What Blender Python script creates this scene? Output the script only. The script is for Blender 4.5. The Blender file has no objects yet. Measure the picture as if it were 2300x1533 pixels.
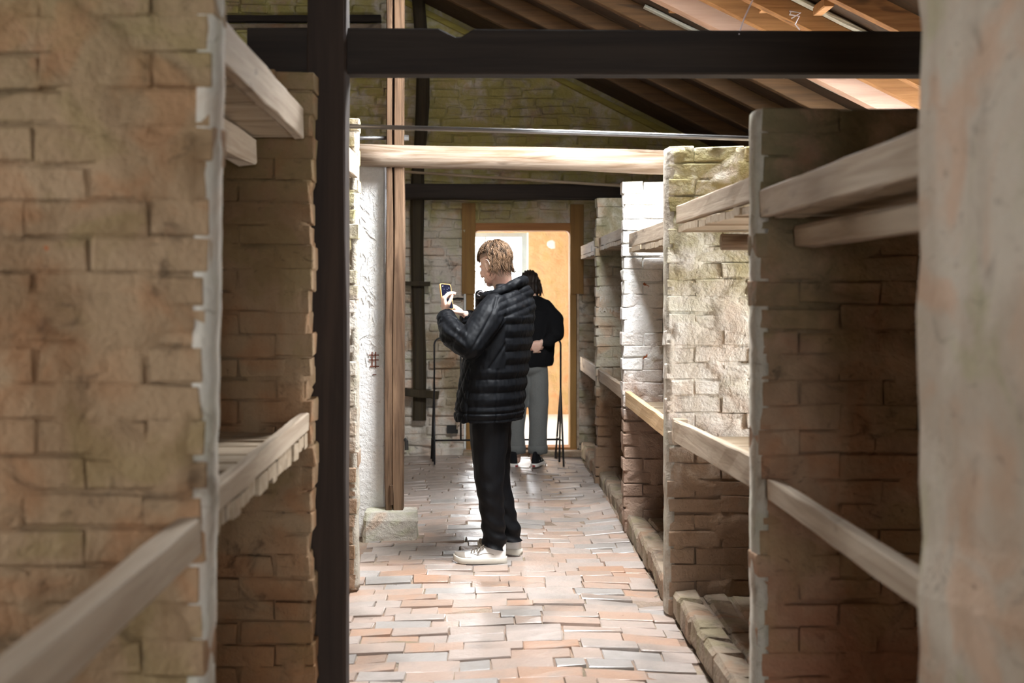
import bpy, bmesh, math, random
import numpy as np
from mathutils import Vector, Matrix, Euler, noise

random.seed(7)
SC = bpy.context.scene
COL = SC.collection
V = Vector

# ------------------------------------------------------------------ camera
CAM_H = 1.51
cam = bpy.data.cameras.new('camera')
cam.sensor_fit = 'HORIZONTAL'
cam.sensor_width = 36.0
cam.lens = 2800.0 * 36.0 / 2300.0
cam.shift_x = (1150 - 1090) / 2300.0
cam.shift_y = -(766.5 - 650) / 2300.0
cam.clip_start = 0.05
cam.dof.use_dof = True
cam.dof.focus_distance = 7.1
cam.dof.aperture_fstop = 2.8
camo = bpy.data.objects.new('camera', cam)
camo.location = (0, 0, CAM_H)
camo.rotation_euler = (math.pi / 2, 0, 0)
COL.objects.link(camo)
SC.camera = camo

# ------------------------------------------------------------------ world, lights, exposure
SC.view_settings.view_transform = 'Standard'
SC.view_settings.look = 'None'
SC.view_settings.gamma = 1.0
SC.view_settings.use_curve_mapping = False
SC.view_settings.exposure = 0.35
SC.cycles.use_denoising = True
SC.cycles.max_bounces = 7
SC.cycles.diffuse_bounces = 4
SC.cycles.adaptive_threshold = 0.02
SC.cycles.sample_clamp_indirect = 6.0

w = bpy.data.worlds.new('overcast_sky')
SC.world = w
w.use_nodes = True
bg = w.node_tree.nodes['Background']
bg.inputs[0].default_value = (0.93, 0.97, 1.0, 1)
bg.inputs[1].default_value = 26.0

def area(name, loc, target, sx, sy, power, col=(1, 1, 1), portal=False):
    l = bpy.data.lights.new(name, 'AREA')
    l.shape = 'RECTANGLE'
    l.size, l.size_y = sx, sy
    l.energy = power
    l.color = col
    if portal:
        l.cycles.is_portal = True
    o = bpy.data.objects.new(name, l)
    o.location = loc
    d = V(target) - V(loc)
    o.rotation_euler = d.to_track_quat('-Z', 'Y').to_euler()
    COL.objects.link(o)
    return o

# daylight through inferred openings, plus added front and spine fill openings: portals for the sky, lamps just outside the glass for the sunlit panes
area('skylight_portal', (0.55, 6.025, 3.62), (0.55, 6.025, 0.0), 0.86, 1.6, 1, portal=True)
area('side_window_portal', (3.06, 4.90, 1.35), (0.0, 4.90, 1.35), 1.2, 0.7, 1, portal=True)
area('upper_window_portal', (3.06, 6.85, 2.07), (0.0, 6.85, 2.07), 1.1, 0.42, 1, portal=True)
area('front_fill_portal', (0.35, -3.72, 1.75), (0.35, 4.0, 1.75), 1.6, 1.2, 1, portal=True)
area('spine_fill_portal', (-3.08, 1.85, 1.65), (0.0, 1.85, 1.65), 0.64, 0.9, 1, portal=True)
area('room_window_portal', (-0.05, 15.27, 1.56), (-0.05, 11.0, 1.56), 1.14, 1.28, 1, portal=True)
area('skylight_daylight', (0.62, 6.02, 3.95), (0.36, 6.25, 0.0), 1.0, 1.7, 520, (0.96, 0.98, 1.0))
area('side_window_daylight', (3.22, 4.90, 1.34), (0.8, 4.95, 1.25), 1.15, 0.68, 45, (0.97, 0.98, 1.0))
area('upper_window_daylight', (3.22, 6.85, 2.08), (0.0, 6.9, 1.2), 1.0, 0.40, 210, (0.90, 0.95, 1.0))
area('room_side_daylight', (-2.92, 13.4, 1.7), (0.6, 13.2, 0.2), 1.2, 1.3, 90, (1.0, 0.97, 0.92))

# ------------------------------------------------------------------ node helpers
class NT:
    def __init__(s, name):
        s.m = bpy.data.materials.new(name)
        s.m.use_nodes = True
        s.t = s.m.node_tree
        s.n = s.t.nodes
        s.b = s.n['Principled BSDF']
        s.o = s.n['Material Output']
    def new(s, t, **kw):
        n = s.n.new(t)
        for k, v in kw.items():
            setattr(n, k, v)
        return n
    def link(s, a, b):
        s.t.links.new(a, b)
    def put(s, sock, v):
        if isinstance(v, bpy.types.NodeSocket):
            s.link(v, sock)
        elif isinstance(v, (tuple, list)) and len(v) == 3 and sock.type == 'RGBA':
            sock.default_value = (*v, 1)
        else:
            sock.default_value = v
    def pos(s):
        return s.new('ShaderNodeNewGeometry').outputs['Position']
    def obj(s):
        return s.new('ShaderNodeTexCoord').outputs['Object']
    def rnd(s):
        return s.new('ShaderNodeObjectInfo').outputs['Random']
    def vec(s, op, a, b=None):
        n = s.new('ShaderNodeVectorMath', operation=op)
        s.put(n.inputs[0], a)
        if b is not None:
            s.put(n.inputs[1], b)
        return n.outputs[0]
    def math(s, op, a, b=None, clamp=False):
        n = s.new('ShaderNodeMath', operation=op, use_clamp=clamp)
        s.put(n.inputs[0], a)
        if b is not None:
            s.put(n.inputs[1], b)
        return n.outputs[0]
    def noise(s, vec, scale, detail=4, rough=0.55, dist=0.0):
        n = s.new('ShaderNodeTexNoise')
        s.put(n.inputs['Vector'], vec)
        n.inputs['Scale'].default_value = scale
        n.inputs['Detail'].default_value = detail
        n.inputs['Roughness'].default_value = rough
        n.inputs['Distortion'].default_value = dist
        return n.outputs[0]
    def ramp(s, f, lo, hi):
        n = s.new('ShaderNodeMapRange')
        n.interpolation_type = 'SMOOTHSTEP'
        s.put(n.inputs[0], f)
        n.inputs[1].default_value = min(lo, hi)
        n.inputs[2].default_value = max(lo, hi)
        if lo > hi:
            n.inputs[3].default_value, n.inputs[4].default_value = 1.0, 0.0
        return n.outputs[0]
    def mix(s, f, a, b, blend='MIX'):
        n = s.new('ShaderNodeMix', data_type='RGBA', blend_type=blend)
        s.put(n.inputs[0], f)
        s.put(n.inputs[6], a)
        s.put(n.inputs[7], b)
        return n.outputs[2]
    def z(s, p):
        n = s.new('ShaderNodeSeparateXYZ')
        s.link(p, n.inputs[0])
        return n.outputs[2]
    def bump(s, h, strength, dist=0.01):
        n = s.new('ShaderNodeBump')
        s.put(n.inputs['Height'], h)
        n.inputs['Strength'].default_value = strength
        n.inputs['Distance'].default_value = dist
        s.link(n.outputs[0], s.b.inputs['Normal'])
    def done(s, col, rough=0.8, spec=0.3, metal=0.0):
        s.put(s.b.inputs['Base Color'], col)
        s.put(s.b.inputs['Roughness'], rough)
        s.b.inputs['Specular IOR Level'].default_value = spec
        s.b.inputs['Metallic'].default_value = metal
        return s.m

def plain(name, col, rough=0.7, spec=0.3, metal=0.0, var=0.12, scale=30, bump=0.1):
    t = NT(name)
    p = t.obj()
    n = t.noise(p, scale, 3)
    d = tuple(c * (1 - var) for c in col)
    l = tuple(min(1, c * (1 + var)) for c in col)
    if bump:
        t.bump(n, bump, 0.004)
    return t.done(t.mix(n, d, l), rough, spec, metal)

def wall_mat(name, white, stain, dirt, moss=None, moss_z=None, bare=None, bare_z=None, expo=0.74, stain_r=(0.42, 0.62), dirt_r=(0.58, 0.75), rough=0.9, tint=0.5):
    """aged whitewash over brick: stains, grime, moss band, bare brick where the wash has gone"""
    t = NT(name)
    p = t.pos()
    big = t.noise(p, 1.7, 5, 0.6, 0.4)
    mid = t.noise(t.vec('ADD', p, (3.1, 7.7, 1.3)), 6.5, 5, 0.62, 0.6)
    streak = t.noise(t.vec('MULTIPLY', p, (9.0, 9.0, 1.1)), 1.0, 4, 0.6)
    fine = t.noise(p, 55, 4, 0.6)
    c = t.mix(t.ramp(big, *stain_r), white, stain)
    c = t.mix(t.math('MULTIPLY', t.ramp(streak, 0.48, 0.70), 0.55), c, stain)
    c = t.mix(t.math('MULTIPLY', t.ramp(mid, *dirt_r), 0.8), c, dirt)
    blot = t.noise(t.vec('MULTIPLY', t.vec('ADD', p, (0.7, 3.3, 6.6)), (1.0, 1.0, 2.2)), 11.0, 4, 0.65, 1.2)
    c = t.mix(t.math('MULTIPLY', t.ramp(blot, 0.60, 0.72), 0.55), c, dirt)
    c = t.mix(t.math('MULTIPLY', t.ramp(blot, 0.40, 0.30), 0.35), c, white)
    hue = t.noise(t.vec('ADD', p, (6.1, 1.9, 8.3)), 4.2, 3, 0.5, 0.8)
    c = t.mix(t.math('MULTIPLY', t.ramp(hue, 0.50, 0.66), tint), c, t.mix(1.0, c, (1.05, 0.72, 0.55), 'MULTIPLY'))
    c = t.mix(t.math('MULTIPLY', t.ramp(hue, 0.48, 0.34), tint), c, t.mix(1.0, c, (0.78, 0.86, 0.62), 'MULTIPLY'))
    if moss is not None:
        zz = t.math('ADD', t.z(p), t.math('MULTIPLY', t.math('SUBTRACT', big, 0.5), 0.9))
        mz = t.ramp(zz, moss_z[0], moss_z[1])
        mm = t.math('MULTIPLY', mz, t.ramp(mid, 0.30, 0.60))
        c = t.mix(t.math('MULTIPLY', mm, 0.85), c, moss)
    if bare is not None:
        zz = t.math('ADD', t.z(p), t.math('MULTIPLY', t.math('SUBTRACT', mid, 0.5), 1.0))
        n = t.new('ShaderNodeMapRange')
        n.interpolation_type = 'SMOOTHSTEP'
        if bare_z:
            t.put(n.inputs[0], zz)
            n.inputs[1].default_value, n.inputs[2].default_value = bare_z[0], bare_z[1]
            n.inputs[3].default_value, n.inputs[4].default_value = 0.85, 0.0
            c = t.mix(n.outputs[0], c, bare)
        ex = t.noise(t.vec('ADD', p, (9.3, 2.2, 5.5)), 8.0, 3, 0.5, 0.3)
        c = t.mix(t.ramp(ex, expo, expo + 0.02), c, (0.42, 0.13, 0.05))
    c = t.mix(t.math('MULTIPLY', fine, 0.35), c, t.mix(1.0, c, (0.55, 0.52, 0.48), 'MULTIPLY'))
    r = t.rnd()
    c = t.mix(t.math('MULTIPLY', r, 0.22), c, t.mix(1.0, c, (0.62, 0.52, 0.42), 'MULTIPLY'))
    t.bump(t.math('ADD', t.math('MULTIPLY', mid, 1.2), t.math('MULTIPLY', fine, 0.6)), 0.9, 0.016)
    return t.done(c, rough, 0.2)

def wood_mat(name, a, b, axis=1, dark=(0.05, 0.035, 0.025), rough=0.75, knots=0.7, spec=0.25):
    t = NT(name)
    p = t.pos()
    off = t.math('MULTIPLY', t.rnd(), 37.0)
    p = t.vec('ADD', p, off)
    sc = [26.0, 26.0, 26.0]
    sc[axis] = 1.3
    g = t.noise(t.vec('MULTIPLY', p, tuple(sc)), 1.0, 5, 0.62, 0.5)
    sc2 = [9.0, 9.0, 9.0]
    sc2[axis] = 2.2
    k = t.noise(t.vec('MULTIPLY', p, tuple(sc2)), 1.0, 3, 0.5, 0.8)
    c = t.mix(t.ramp(g, 0.3, 0.7), a, b)
    c = t.mix(t.math('MULTIPLY', t.ramp(k, 0.62, 0.75), knots), c, dark)
    c = t.mix(t.math('MULTIPLY', t.rnd(), 0.25), c, t.mix(1.0, c, (0.6, 0.55, 0.5), 'MULTIPLY'))
    t.bump(g, 0.5, 0.006)
    return t.done(c, rough, spec)

def floor_brick_mat(name):
    t = NT(name)
    p = t.pos()
    r = t.rnd()
    cr = t.new('ShaderNodeValToRGB')
    e = cr.color_ramp.elements
    e[0].position, e[0].color = 0.0, (0.4, 0.24, 0.16, 1)
    e[1].position, e[1].color = 1.0, (0.32, 0.296, 0.276, 1)
    for q, c in ((0.25, (0.432, 0.328, 0.272, 1)), (0.5, (0.4, 0.344, 0.312, 1)), (0.72, (0.384, 0.264, 0.2, 1)), (0.86, (0.384, 0.352, 0.332, 1))):
        x = e.new(q)
        x.color = c
    t.link(r, cr.inputs[0])
    n = t.noise(p, 7.0, 4, 0.6, 0.4)
    big = t.noise(t.vec('ADD', p, (2.0, 5.0, 0)), 1.6, 3, 0.5)
    fine = t.noise(p, 60, 3, 0.6)
    c = t.mix(t.math('MULTIPLY', t.ramp(n, 0.45, 0.72), 0.55), cr.outputs[0], (0.29, 0.255, 0.225))
    c = t.mix(t.math('MULTIPLY', t.ramp(big, 0.52, 0.66), 0.55), c, (0.15, 0.135, 0.12))
    c = t.mix(t.math('MULTIPLY', fine, 0.4), c, t.mix(1.0, c, (0.6, 0.55, 0.5), 'MULTIPLY'))
    t.bump(t.math('ADD', n, t.math('MULTIPLY', fine, 0.4)), 0.5, 0.008)
    return t.done(c, t.math('ADD', 0.16, t.math('MULTIPLY', n, 0.40)), 0.6)

MAT = {}
def mats():
    W = wall_mat
    MAT['left_wall'] = W('tan_wash', (0.37, 0.255, 0.155), (0.25, 0.155, 0.085), (0.10, 0.065, 0.04), moss=(0.20, 0.17, 0.07), moss_z=(1.6, 2.6), bare=(0.34, 0.17, 0.08), bare_z=(0.0, 0.6), expo=0.80)
    MAT['p1'] = W('brown_wash', (0.45, 0.31, 0.21), (0.32, 0.20, 0.13), (0.07, 0.05, 0.04), moss=(0.17, 0.15, 0.08), moss_z=(0.9, 2.0), bare=(0.38, 0.17, 0.10), bare_z=(0.1, 0.9), expo=0.80)
    MAT['white_wall'] = W('white_wash', (0.82, 0.79, 0.73), (0.66, 0.60, 0.50), (0.30, 0.24, 0.18), moss=(0.33, 0.28, 0.10), moss_z=(1.30, 1.85), bare=(0.30, 0.18, 0.10), bare_z=(0.55, 1.05), expo=0.73, dirt_r=(0.58, 0.78), tint=0.2)
    MAT['white_wall_clean'] = W('bright_wash', (0.84, 0.83, 0.81), (0.74, 0.72, 0.69), (0.34, 0.27, 0.22), bare=(0.30, 0.17, 0.10), bare_z=(0.70, 1.15), expo=0.70, dirt_r=(0.62, 0.80), tint=0.12)
    MAT['p4'] = W('worn_wash', (0.62, 0.58, 0.50), (0.45, 0.40, 0.30), (0.16, 0.13, 0.09), moss=(0.22, 0.20, 0.11), moss_z=(1.5, 1.9), bare=(0.28, 0.16, 0.09), bare_z=(0.55, 1.0), expo=0.78)
    MAT['gable'] = W('gable_wash', (0.70, 0.65, 0.58), (0.40, 0.33, 0.23), (0.045, 0.036, 0.025), moss=(0.46, 0.40, 0.12), moss_z=(1.5, 2.7), expo=0.9)
    MAT['plaster'] = W('chalk_plaster', (0.90, 0.90, 0.89), (0.82, 0.81, 0.78), (0.50, 0.44, 0.37), dirt_r=(0.66, 0.88), tint=0.06)
    MAT['pier0'] = W('grey_wash', (0.72, 0.64, 0.53), (0.56, 0.47, 0.37), (0.22, 0.17, 0.13), dirt_r=(0.55, 0.8))
    MAT['ochre'] = W('ochre_plaster', (0.66, 0.45, 0.25), (0.58, 0.38, 0.20), (0.52, 0.36, 0.22), dirt_r=(0.5, 0.8))
    MAT['outer'] = W('outer_wash', (0.55, 0.46, 0.35), (0.42, 0.32, 0.22), (0.15, 0.10, 0.07))
    MAT['room_floor'] = plain('pale_screed', (0.72, 0.71, 0.68), 0.5, 0.4)
    MAT['room_ceiling'] = plain('limewash_ceiling', (0.75, 0.74, 0.72), 0.9, 0.1)
    MAT['soil'] = W('joint_soil', (0.34, 0.27, 0.21), (0.25, 0.19, 0.15), (0.07, 0.055, 0.045), rough=0.85)
    MAT['floor_brick'] = floor_brick_mat('paving_brick')
    MAT['kerb'] = W('kerb_stone', (0.36, 0.29, 0.22), (0.25, 0.185, 0.13), (0.13, 0.10, 0.08), dirt_r=(0.52, 0.72))
    MAT['stone'] = W('base_stone', (0.66, 0.63, 0.56), (0.52, 0.49, 0.40), (0.26, 0.24, 0.18))
    MAT['dark_x'] = wood_mat('tarred_timber', (0.028, 0.022, 0.019), (0.045, 0.034, 0.027), 0, rough=0.85)
    MAT['dark_z'] = wood_mat('tarred_post', (0.030, 0.021, 0.017), (0.048, 0.032, 0.024), 2, rough=0.85)
    MAT['old_y'] = wood_mat('grey_board', (0.52, 0.43, 0.33), (0.38, 0.29, 0.21), 1)
    MAT['old_x'] = wood_mat('grey_plank', (0.45, 0.36, 0.26), (0.32, 0.24, 0.16), 0)
    MAT['new_y'] = wood_mat('new_board', (0.66, 0.47, 0.28), (0.56, 0.37, 0.20), 1, knots=0.3)
    MAT['log'] = wood_mat('peeled_log', (0.42, 0.34, 0.27), (0.17, 0.11, 0.065), 0, dark=(0.10, 0.06, 0.035))
    MAT['post'] = wood_mat('split_post', (0.21, 0.13, 0.078), (0.065, 0.036, 0.02), 2, dark=(0.06, 0.035, 0.02))
    MAT['rafter'] = wood_mat('rafter_wood', (0.46, 0.24, 0.10), (0.30, 0.145, 0.06), 0)
    MAT['rafter_shaded'] = wood_mat('shaded_rafter', (0.17, 0.095, 0.045), (0.10, 0.058, 0.03), 0)  # same rafter wood, darkened in colour for the shade on the far rafters
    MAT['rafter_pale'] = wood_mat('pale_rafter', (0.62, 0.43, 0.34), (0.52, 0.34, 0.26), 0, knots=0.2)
    MAT['sheathing'] = wood_mat('sheathing_wood', (0.075, 0.045, 0.028), (0.05, 0.033, 0.022), 0)
    MAT['glaze_strip'] = plain('glass_tile', (0.50, 0.52, 0.48), 0.2, 0.6, var=0.3)
    MAT['door_wood'] = wood_mat('door_pine', (0.30, 0.17, 0.055), (0.22, 0.12, 0.04), 2, knots=0.4)
    MAT['door_head'] = wood_mat('door_head_pine', (0.46, 0.22, 0.08), (0.36, 0.16, 0.06), 0, knots=0.3)
    MAT['metal'] = plain('grey_steel', (0.45, 0.45, 0.45), 0.28, 0.5, 0.9)
    MAT['black_metal'] = plain('black_steel', (0.012, 0.012, 0.014), 0.45, 0.5)
    MAT['iron'] = plain('wrought_iron', (0.02, 0.018, 0.016), 0.6, 0.4)
    MAT['window_frame'] = plain('grey_paint', (0.34, 0.37, 0.36), 0.5, 0.4)
    MAT['white_frame'] = plain('white_paint', (0.75, 0.76, 0.74), 0.5, 0.4)
    MAT['string'] = plain('white_string', (0.80, 0.75, 0.82), 0.8, 0.2)
    MAT['scratch'] = plain('chalk_scratch', (0.93, 0.93, 0.92), 0.9, 0.1)
    MAT['scratch_dim'] = plain('faint_scratch', (0.60, 0.57, 0.51), 0.9, 0.1)
    MAT['rust_mark'] = plain('red_mark', (0.20, 0.065, 0.04), 0.9, 0.1)
    g = NT('window_glass')
    tr = g.new('ShaderNodeBsdfTransparent')
    gl = g.new('ShaderNodeBsdfGlossy')
    gl.inputs['Roughness'].default_value = 0.02
    mx = g.new('ShaderNodeMixShader')
    mx.inputs[0].default_value = 0.06
    g.link(tr.outputs[0], mx.inputs[1])
    g.link(gl.outputs[0], mx.inputs[2])
    g.link(mx.outputs[0], g.o.inputs[0])
    MAT['glass'] = g.m
mats()

# ------------------------------------------------------------------ object helpers
def tag(o, label=None, cat=None, group=None, kind=None):
    if label: o['label'] = label
    if cat: o['category'] = cat
    if group: o['group'] = group
    if kind: o['kind'] = kind
    return o

def wloc(o):
    l = V((0, 0, 0))
    while o is not None:
        l = l + o.location
        o = o.parent
    return l

def link(name, mesh, parent=None, loc=None):
    o = bpy.data.objects.new(name, mesh)
    COL.objects.link(o)
    if parent is not None:
        o.parent = parent
    if loc is not None:
        o.location = V(loc) - (wloc(parent) if parent is not None else V((0, 0, 0)))
    return o

def empty(name, loc, label=None, cat=None, group=None, kind=None):
    o = link(name, None, None, loc)
    o.empty_display_size = 0.05
    return tag(o, label, cat, group, kind)

class MB:
    """collects geometry in world coordinates and links it as one mesh object"""
    def __init__(s):
        s.v, s.f = [], []
    def add(s, vs, fs):
        k = len(s.v)
        s.v += [V(p) for p in vs]
        s.f += [tuple(i + k for i in f) for f in fs]
        return s
    def box(s, x0, x1, y0, y1, z0, z1):
        return s.add([(x0, y0, z0), (x1, y0, z0), (x1, y1, z0), (x0, y1, z0), (x0, y0, z1), (x1, y0, z1), (x1, y1, z1), (x0, y1, z1)],
                     [(0, 3, 2, 1), (4, 5, 6, 7), (0, 1, 5, 4), (1, 2, 6, 5), (2, 3, 7, 6), (3, 0, 4, 7)])
    def rings(s, rings, cap=True, closed=False):
        n = len(rings[0])
        vs = [p for r in rings for p in r]
        fs = []
        m = len(rings)
        for i in range(m if closed else m - 1):
            for j in range(n):
                a, b = i * n + j, i * n + (j + 1) % n
                c, d = ((i + 1) % m) * n + (j + 1) % n, ((i + 1) % m) * n + j
                fs.append((a, b, c, d))
        if cap and not closed:
            fs.append(tuple(range(n - 1, -1, -1)))
            fs.append(tuple((m - 1) * n + j for j in range(n)))
        return s.add(vs, fs)
    def timber(s, a, b, w, h, n=6, jit=0.002, ch=0.005, up=(0, 0, 1), bow=0.0):
        a, b = V(a), V(b)
        d = (b - a).normalized()
        sd = d.cross(V(up)).normalized()
        u = sd.cross(d).normalized()
        prof = [(-w / 2 + ch, -h / 2), (w / 2 - ch, -h / 2), (w / 2, -h / 2 + ch), (w / 2, h / 2 - ch), (w / 2 - ch, h / 2), (-w / 2 + ch, h / 2), (-w / 2, h / 2 - ch), (-w / 2, -h / 2 + ch)]
        R = []
        for i in range(n + 1):
            t = i / n
            c = a.lerp(b, t) + u * (bow * 4 * t * (1 - t))
            R.append([c + sd * (p + random.uniform(-jit, jit)) + u * (q + random.uniform(-jit, jit)) for p, q in prof])
        return s.rings(R)
    def tube(s, pts, r, n=8, jit=0.0, flat=1.0, cap=True):
        pts = [V(p) for p in pts]
        rs = r if isinstance(r, (list, tuple)) else [r] * len(pts)
        R = []
        pu = None
        for i, p in enumerate(pts):
            d = (pts[min(i + 1, len(pts) - 1)] - pts[max(i - 1, 0)]).normalized()
            if pu is None:
                u = d.cross(V((0.13, 0.31, 0.94)))
                if u.length < 0.2:
                    u = d.cross(V((1, 0, 0)))
            else:
                u = pu - d * pu.dot(d)
            u.normalize()
            pu = u
            w_ = d.cross(u)
            R.append([p + (u * math.cos(k * 2 * math.pi / n) + w_ * math.sin(k * 2 * math.pi / n) * flat) * rs[i] * (1 + random.uniform(-jit, jit)) for k in range(n)])
        return s.rings(R, cap)
    def build(s, name, mat, parent=None, origin=None, smooth=False):
        if origin is None:
            if parent is None:
                xs = [p.x for p in s.v]; ys = [p.y for p in s.v]; zs = [p.z for p in s.v]
                origin = V(((min(xs) + max(xs)) / 2, (min(ys) + max(ys)) / 2, min(zs)))
            else:
                origin = wloc(parent)
        origin = V(origin)
        me = bpy.data.meshes.new(name)
        me.from_pydata([tuple(p - origin) for p in s.v], [], s.f)
        bm = bmesh.new()
        bm.from_mesh(me)
        bmesh.ops.recalc_face_normals(bm, faces=bm.faces)
        bm.to_mesh(me)
        bm.free()
        if mat is not None:
            me.materials.append(MAT[mat] if isinstance(mat, str) else mat)
        if smooth:
            me.polygons.foreach_set('use_smooth', [True] * len(me.polygons))
        return link(name, me, parent, origin)

def brick_mesh(name, mat, ch=0.006, jit=0.0035, l=1.0, w=1.0, h=1.0):
    """unit-ish chamfered, slightly irregular brick (44 triangles), 0.25 x 0.12 x 0.075 nominal"""
    L, W_, H = 0.125 * l, 0.06 * w, 0.0375 * h
    bm = bmesh.new()
    bmesh.ops.create_cube(bm, size=2.0)
    for v in bm.verts:
        v.co = V((v.co.x * (L + random.uniform(-jit, jit)), v.co.y * (W_ + random.uniform(-jit, jit)), v.co.z * (H + random.uniform(-jit, jit))))
    bmesh.ops.bevel(bm, geom=list(bm.edges), offset=ch, segments=1, affect='EDGES', profile=0.5)
    for v in bm.verts:
        v.co += V((random.uniform(-1, 1) * 0.0035, random.uniform(-1, 1) * 0.0022, random.uniform(-1, 1) * 0.0030))
    me = bpy.data.meshes.new(name)
    bm.to_mesh(me)
    bm.free()
    me.materials.append(MAT[mat])
    return me

_bricks = {}
def bricks_of(mat, **kw):
    if mat not in _bricks:
        _bricks[mat] = [brick_mesh('brick_' + mat, mat, **kw) for _ in range(7)]
    return _bricks[mat]

def place(me, name, parent, pw, loc, scale=(1, 1, 1), rot=(0, 0, 0)):
    o = bpy.data.objects.new(name, me)
    o.parent = parent
    o.location = V(loc) - pw
    o.scale = scale
    o.rotation_euler = rot
    COL.objects.link(o)
    return o
# ================================================================== THE SETTING
def fh(x, y):
    """height of the worn brick aisle"""
    c = 0.022 * (1 - (x / 0.8) ** 2)
    n = noise.noise(V((x * 1.3, y * 0.9, 4.2))) * 0.022 + noise.noise(V((x * 3.1, y * 2.3, 9.0))) * 0.007
    tilt = 0.05 * max(0.0, (x - 0.45) / 0.4) ** 2 * math.exp(-((y - 8.6) / 0.9) ** 2)
    return c + n + tilt - 0.012

def build_floor():
    m = MB()
    xs = [-2.95, -1.6, -0.95] + [-0.9 + 0.1 * i for i in range(19)] + [1.0, 1.8, 2.9]
    ys = [-3.6, -1, 1, 2] + [2.5 + 0.15 * i for i in range(61)]
    vs = [(x, y, (fh(x, y) - 0.008) if abs(x) < 0.93 and y > 2.4 else -0.012) for y in ys for x in xs]
    nx = len(xs)
    fs = [(j * nx + i, j * nx + i + 1, (j + 1) * nx + i + 1, (j + 1) * nx + i) for j in range(len(ys) - 1) for i in range(nx - 1)]
    m.add(vs, fs)
    fl = m.build('floor', 'soil', None, (0, 0, 0), smooth=True)
    tag(fl, 'worn brick aisle floor with uneven rows of orange and grey bricks', 'floor', kind='structure')
    variants = bricks_of('floor_brick', ch=0.004, jit=0.004)
    rest = MB()
    pw = wloc(fl)
    cnt = 0
    y = 3.4
    row = 0
    rows = []
    while y < 11.36:
        rows.append((y, row))
        y += random.uniform(0.119, 0.130)
        row += 1
    rows.sort(key=lambda q: q[0] if q[0] > 4.62 else 100 + q[0])
    for yy, rw in rows:
        x = -0.86 + (0.0 if rw % 2 else -0.125) + random.uniform(-0.03, 0.03)
        left_lim = -0.70 if yy < 7.9 else -1.6
        if left_lim < -1:
            x -= 0.875
        right_lim = 0.87
        slope = random.uniform(-0.012, 0.012)
        while x < right_lim:
            L = random.choice((0.25, 0.25, 0.25, 0.24, 0.26, 0.19, 0.125))
            x0, x1 = max(x, left_lim), min(x + L, right_lim)
            x += L
            if x1 - x0 < 0.05:
                continue
            cx = (x0 + x1) / 2
            if yy < 7.95 and yy > 7.5 and -0.74 < cx < -0.41:
                continue
            zt = fh(cx, yy) + random.uniform(-0.005, 0.005)
            ry = -math.atan((fh(x1, yy) - fh(x0, yy)) / (x1 - x0)) + random.gauss(0, 0.010)
            rx = math.atan((fh(cx, yy + 0.06) - fh(cx, yy - 0.06)) / 0.12) + random.gauss(0, 0.038)
            loc = V((cx, yy + slope * cx, zt - 0.03))
            sc = ((x1 - x0 - 0.005) / 0.25, 0.123 / 0.12, 0.06 / 0.075)
            rot = (rx, ry, slope + random.gauss(0, 0.008))
            me = random.choice(variants)
            if cnt < 298 and yy > 4.6:
                place(me, 'brick', fl, pw, loc, sc, rot)
                cnt += 1
            else:
                M = Matrix.LocRotScale(loc, Euler(rot), V(sc))
                rest.add([M @ v.co for v in me.vertices], [tuple(p.vertices) for p in me.polygons])
    o = rest.build('brick_rows', 'floor_brick', fl, smooth=False)
    tag(o, kind='stuff')
    return fl
FLOOR = build_floor()

# ---- outer walls with inferred windows and added fill openings
def window(n, X, y0, y1, z0, z1, label):
    m = MB()
    t = 0.045
    xa, xb = X + 0.06, X + 0.12
    m.box(xa, xb, y0, y1, z0, z0 + t); m.box(xa, xb, y0, y1, z1 - t, z1)
    m.box(xa, xb, y0, y0 + t, z0 + t, z1 - t); m.box(xa, xb, y1 - t, y1, z0 + t, z1 - t)
    m.box(xa + 0.01, xb - 0.01, (y0 + y1) / 2 - 0.015, (y0 + y1) / 2 + 0.015, z0 + t, z1 - t)
    w_ = m.build('window_%d' % n, 'window_frame')
    tag(w_, label, 'window', kind='structure')
    for a, b in ((y0 + t, (y0 + y1) / 2 - 0.015), ((y0 + y1) / 2 + 0.015, y1 - t)):
        MB().box(X + 0.088, X + 0.092, a, b, z0 + t, z1 - t).build('pane', 'glass', w_)
    return w_

RW = 2.90
holes = [(4.30, 5.50, 1.00, 1.70), (6.30, 7.40, 1.86, 2.28)]
def wall_with_holes_x(name, X, thick, y0, y1, z0, z1, holes, mat, label):
    m = MB()
    ys = sorted({y0, y1, *[h[0] for h in holes], *[h[1] for h in holes]})
    for a, b in zip(ys[:-1], ys[1:]):
        hs = sorted([h for h in holes if h[0] <= a + 1e-6 and h[1] >= b - 1e-6], key=lambda h: h[2])
        z = z0
        for h in hs:
            m.box(X, X + thick, a, b, z, h[2])
            z = h[3]
        m.box(X, X + thick, a, b, z, z1)
    return tag(m.build(name, mat), label, 'wall', kind='structure')
wall_with_holes_x('wall_right', RW, 0.2, -3.8, 11.62, -0.1, 2.34, holes, 'outer', 'low outer brick wall behind the bunks with small windows')
window(2, RW, *holes[0], 'small grey framed window between the bunk shelves')
window(3, RW, *holes[1], 'narrow grey framed window under the eaves')
wall_with_holes_x('wall_left', -3.15, 0.2, -3.8, 11.62, -0.1, 5.3, [(1.53, 2.17, 1.2, 2.1)], 'outer', 'tall brick spine wall behind the left bunks')
window(5, -3.15, 1.53, 2.17, 1.2, 2.1, 'added grey framed fill window in the spine wall')  # unseen window, added to brighten the near pier and walls
m = MB()
m.box(-3.15, -0.45, -3.8, -3.6, -0.1, 5.3); m.box(1.15, 3.1, -3.8, -3.6, -0.1, 5.3)
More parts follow.
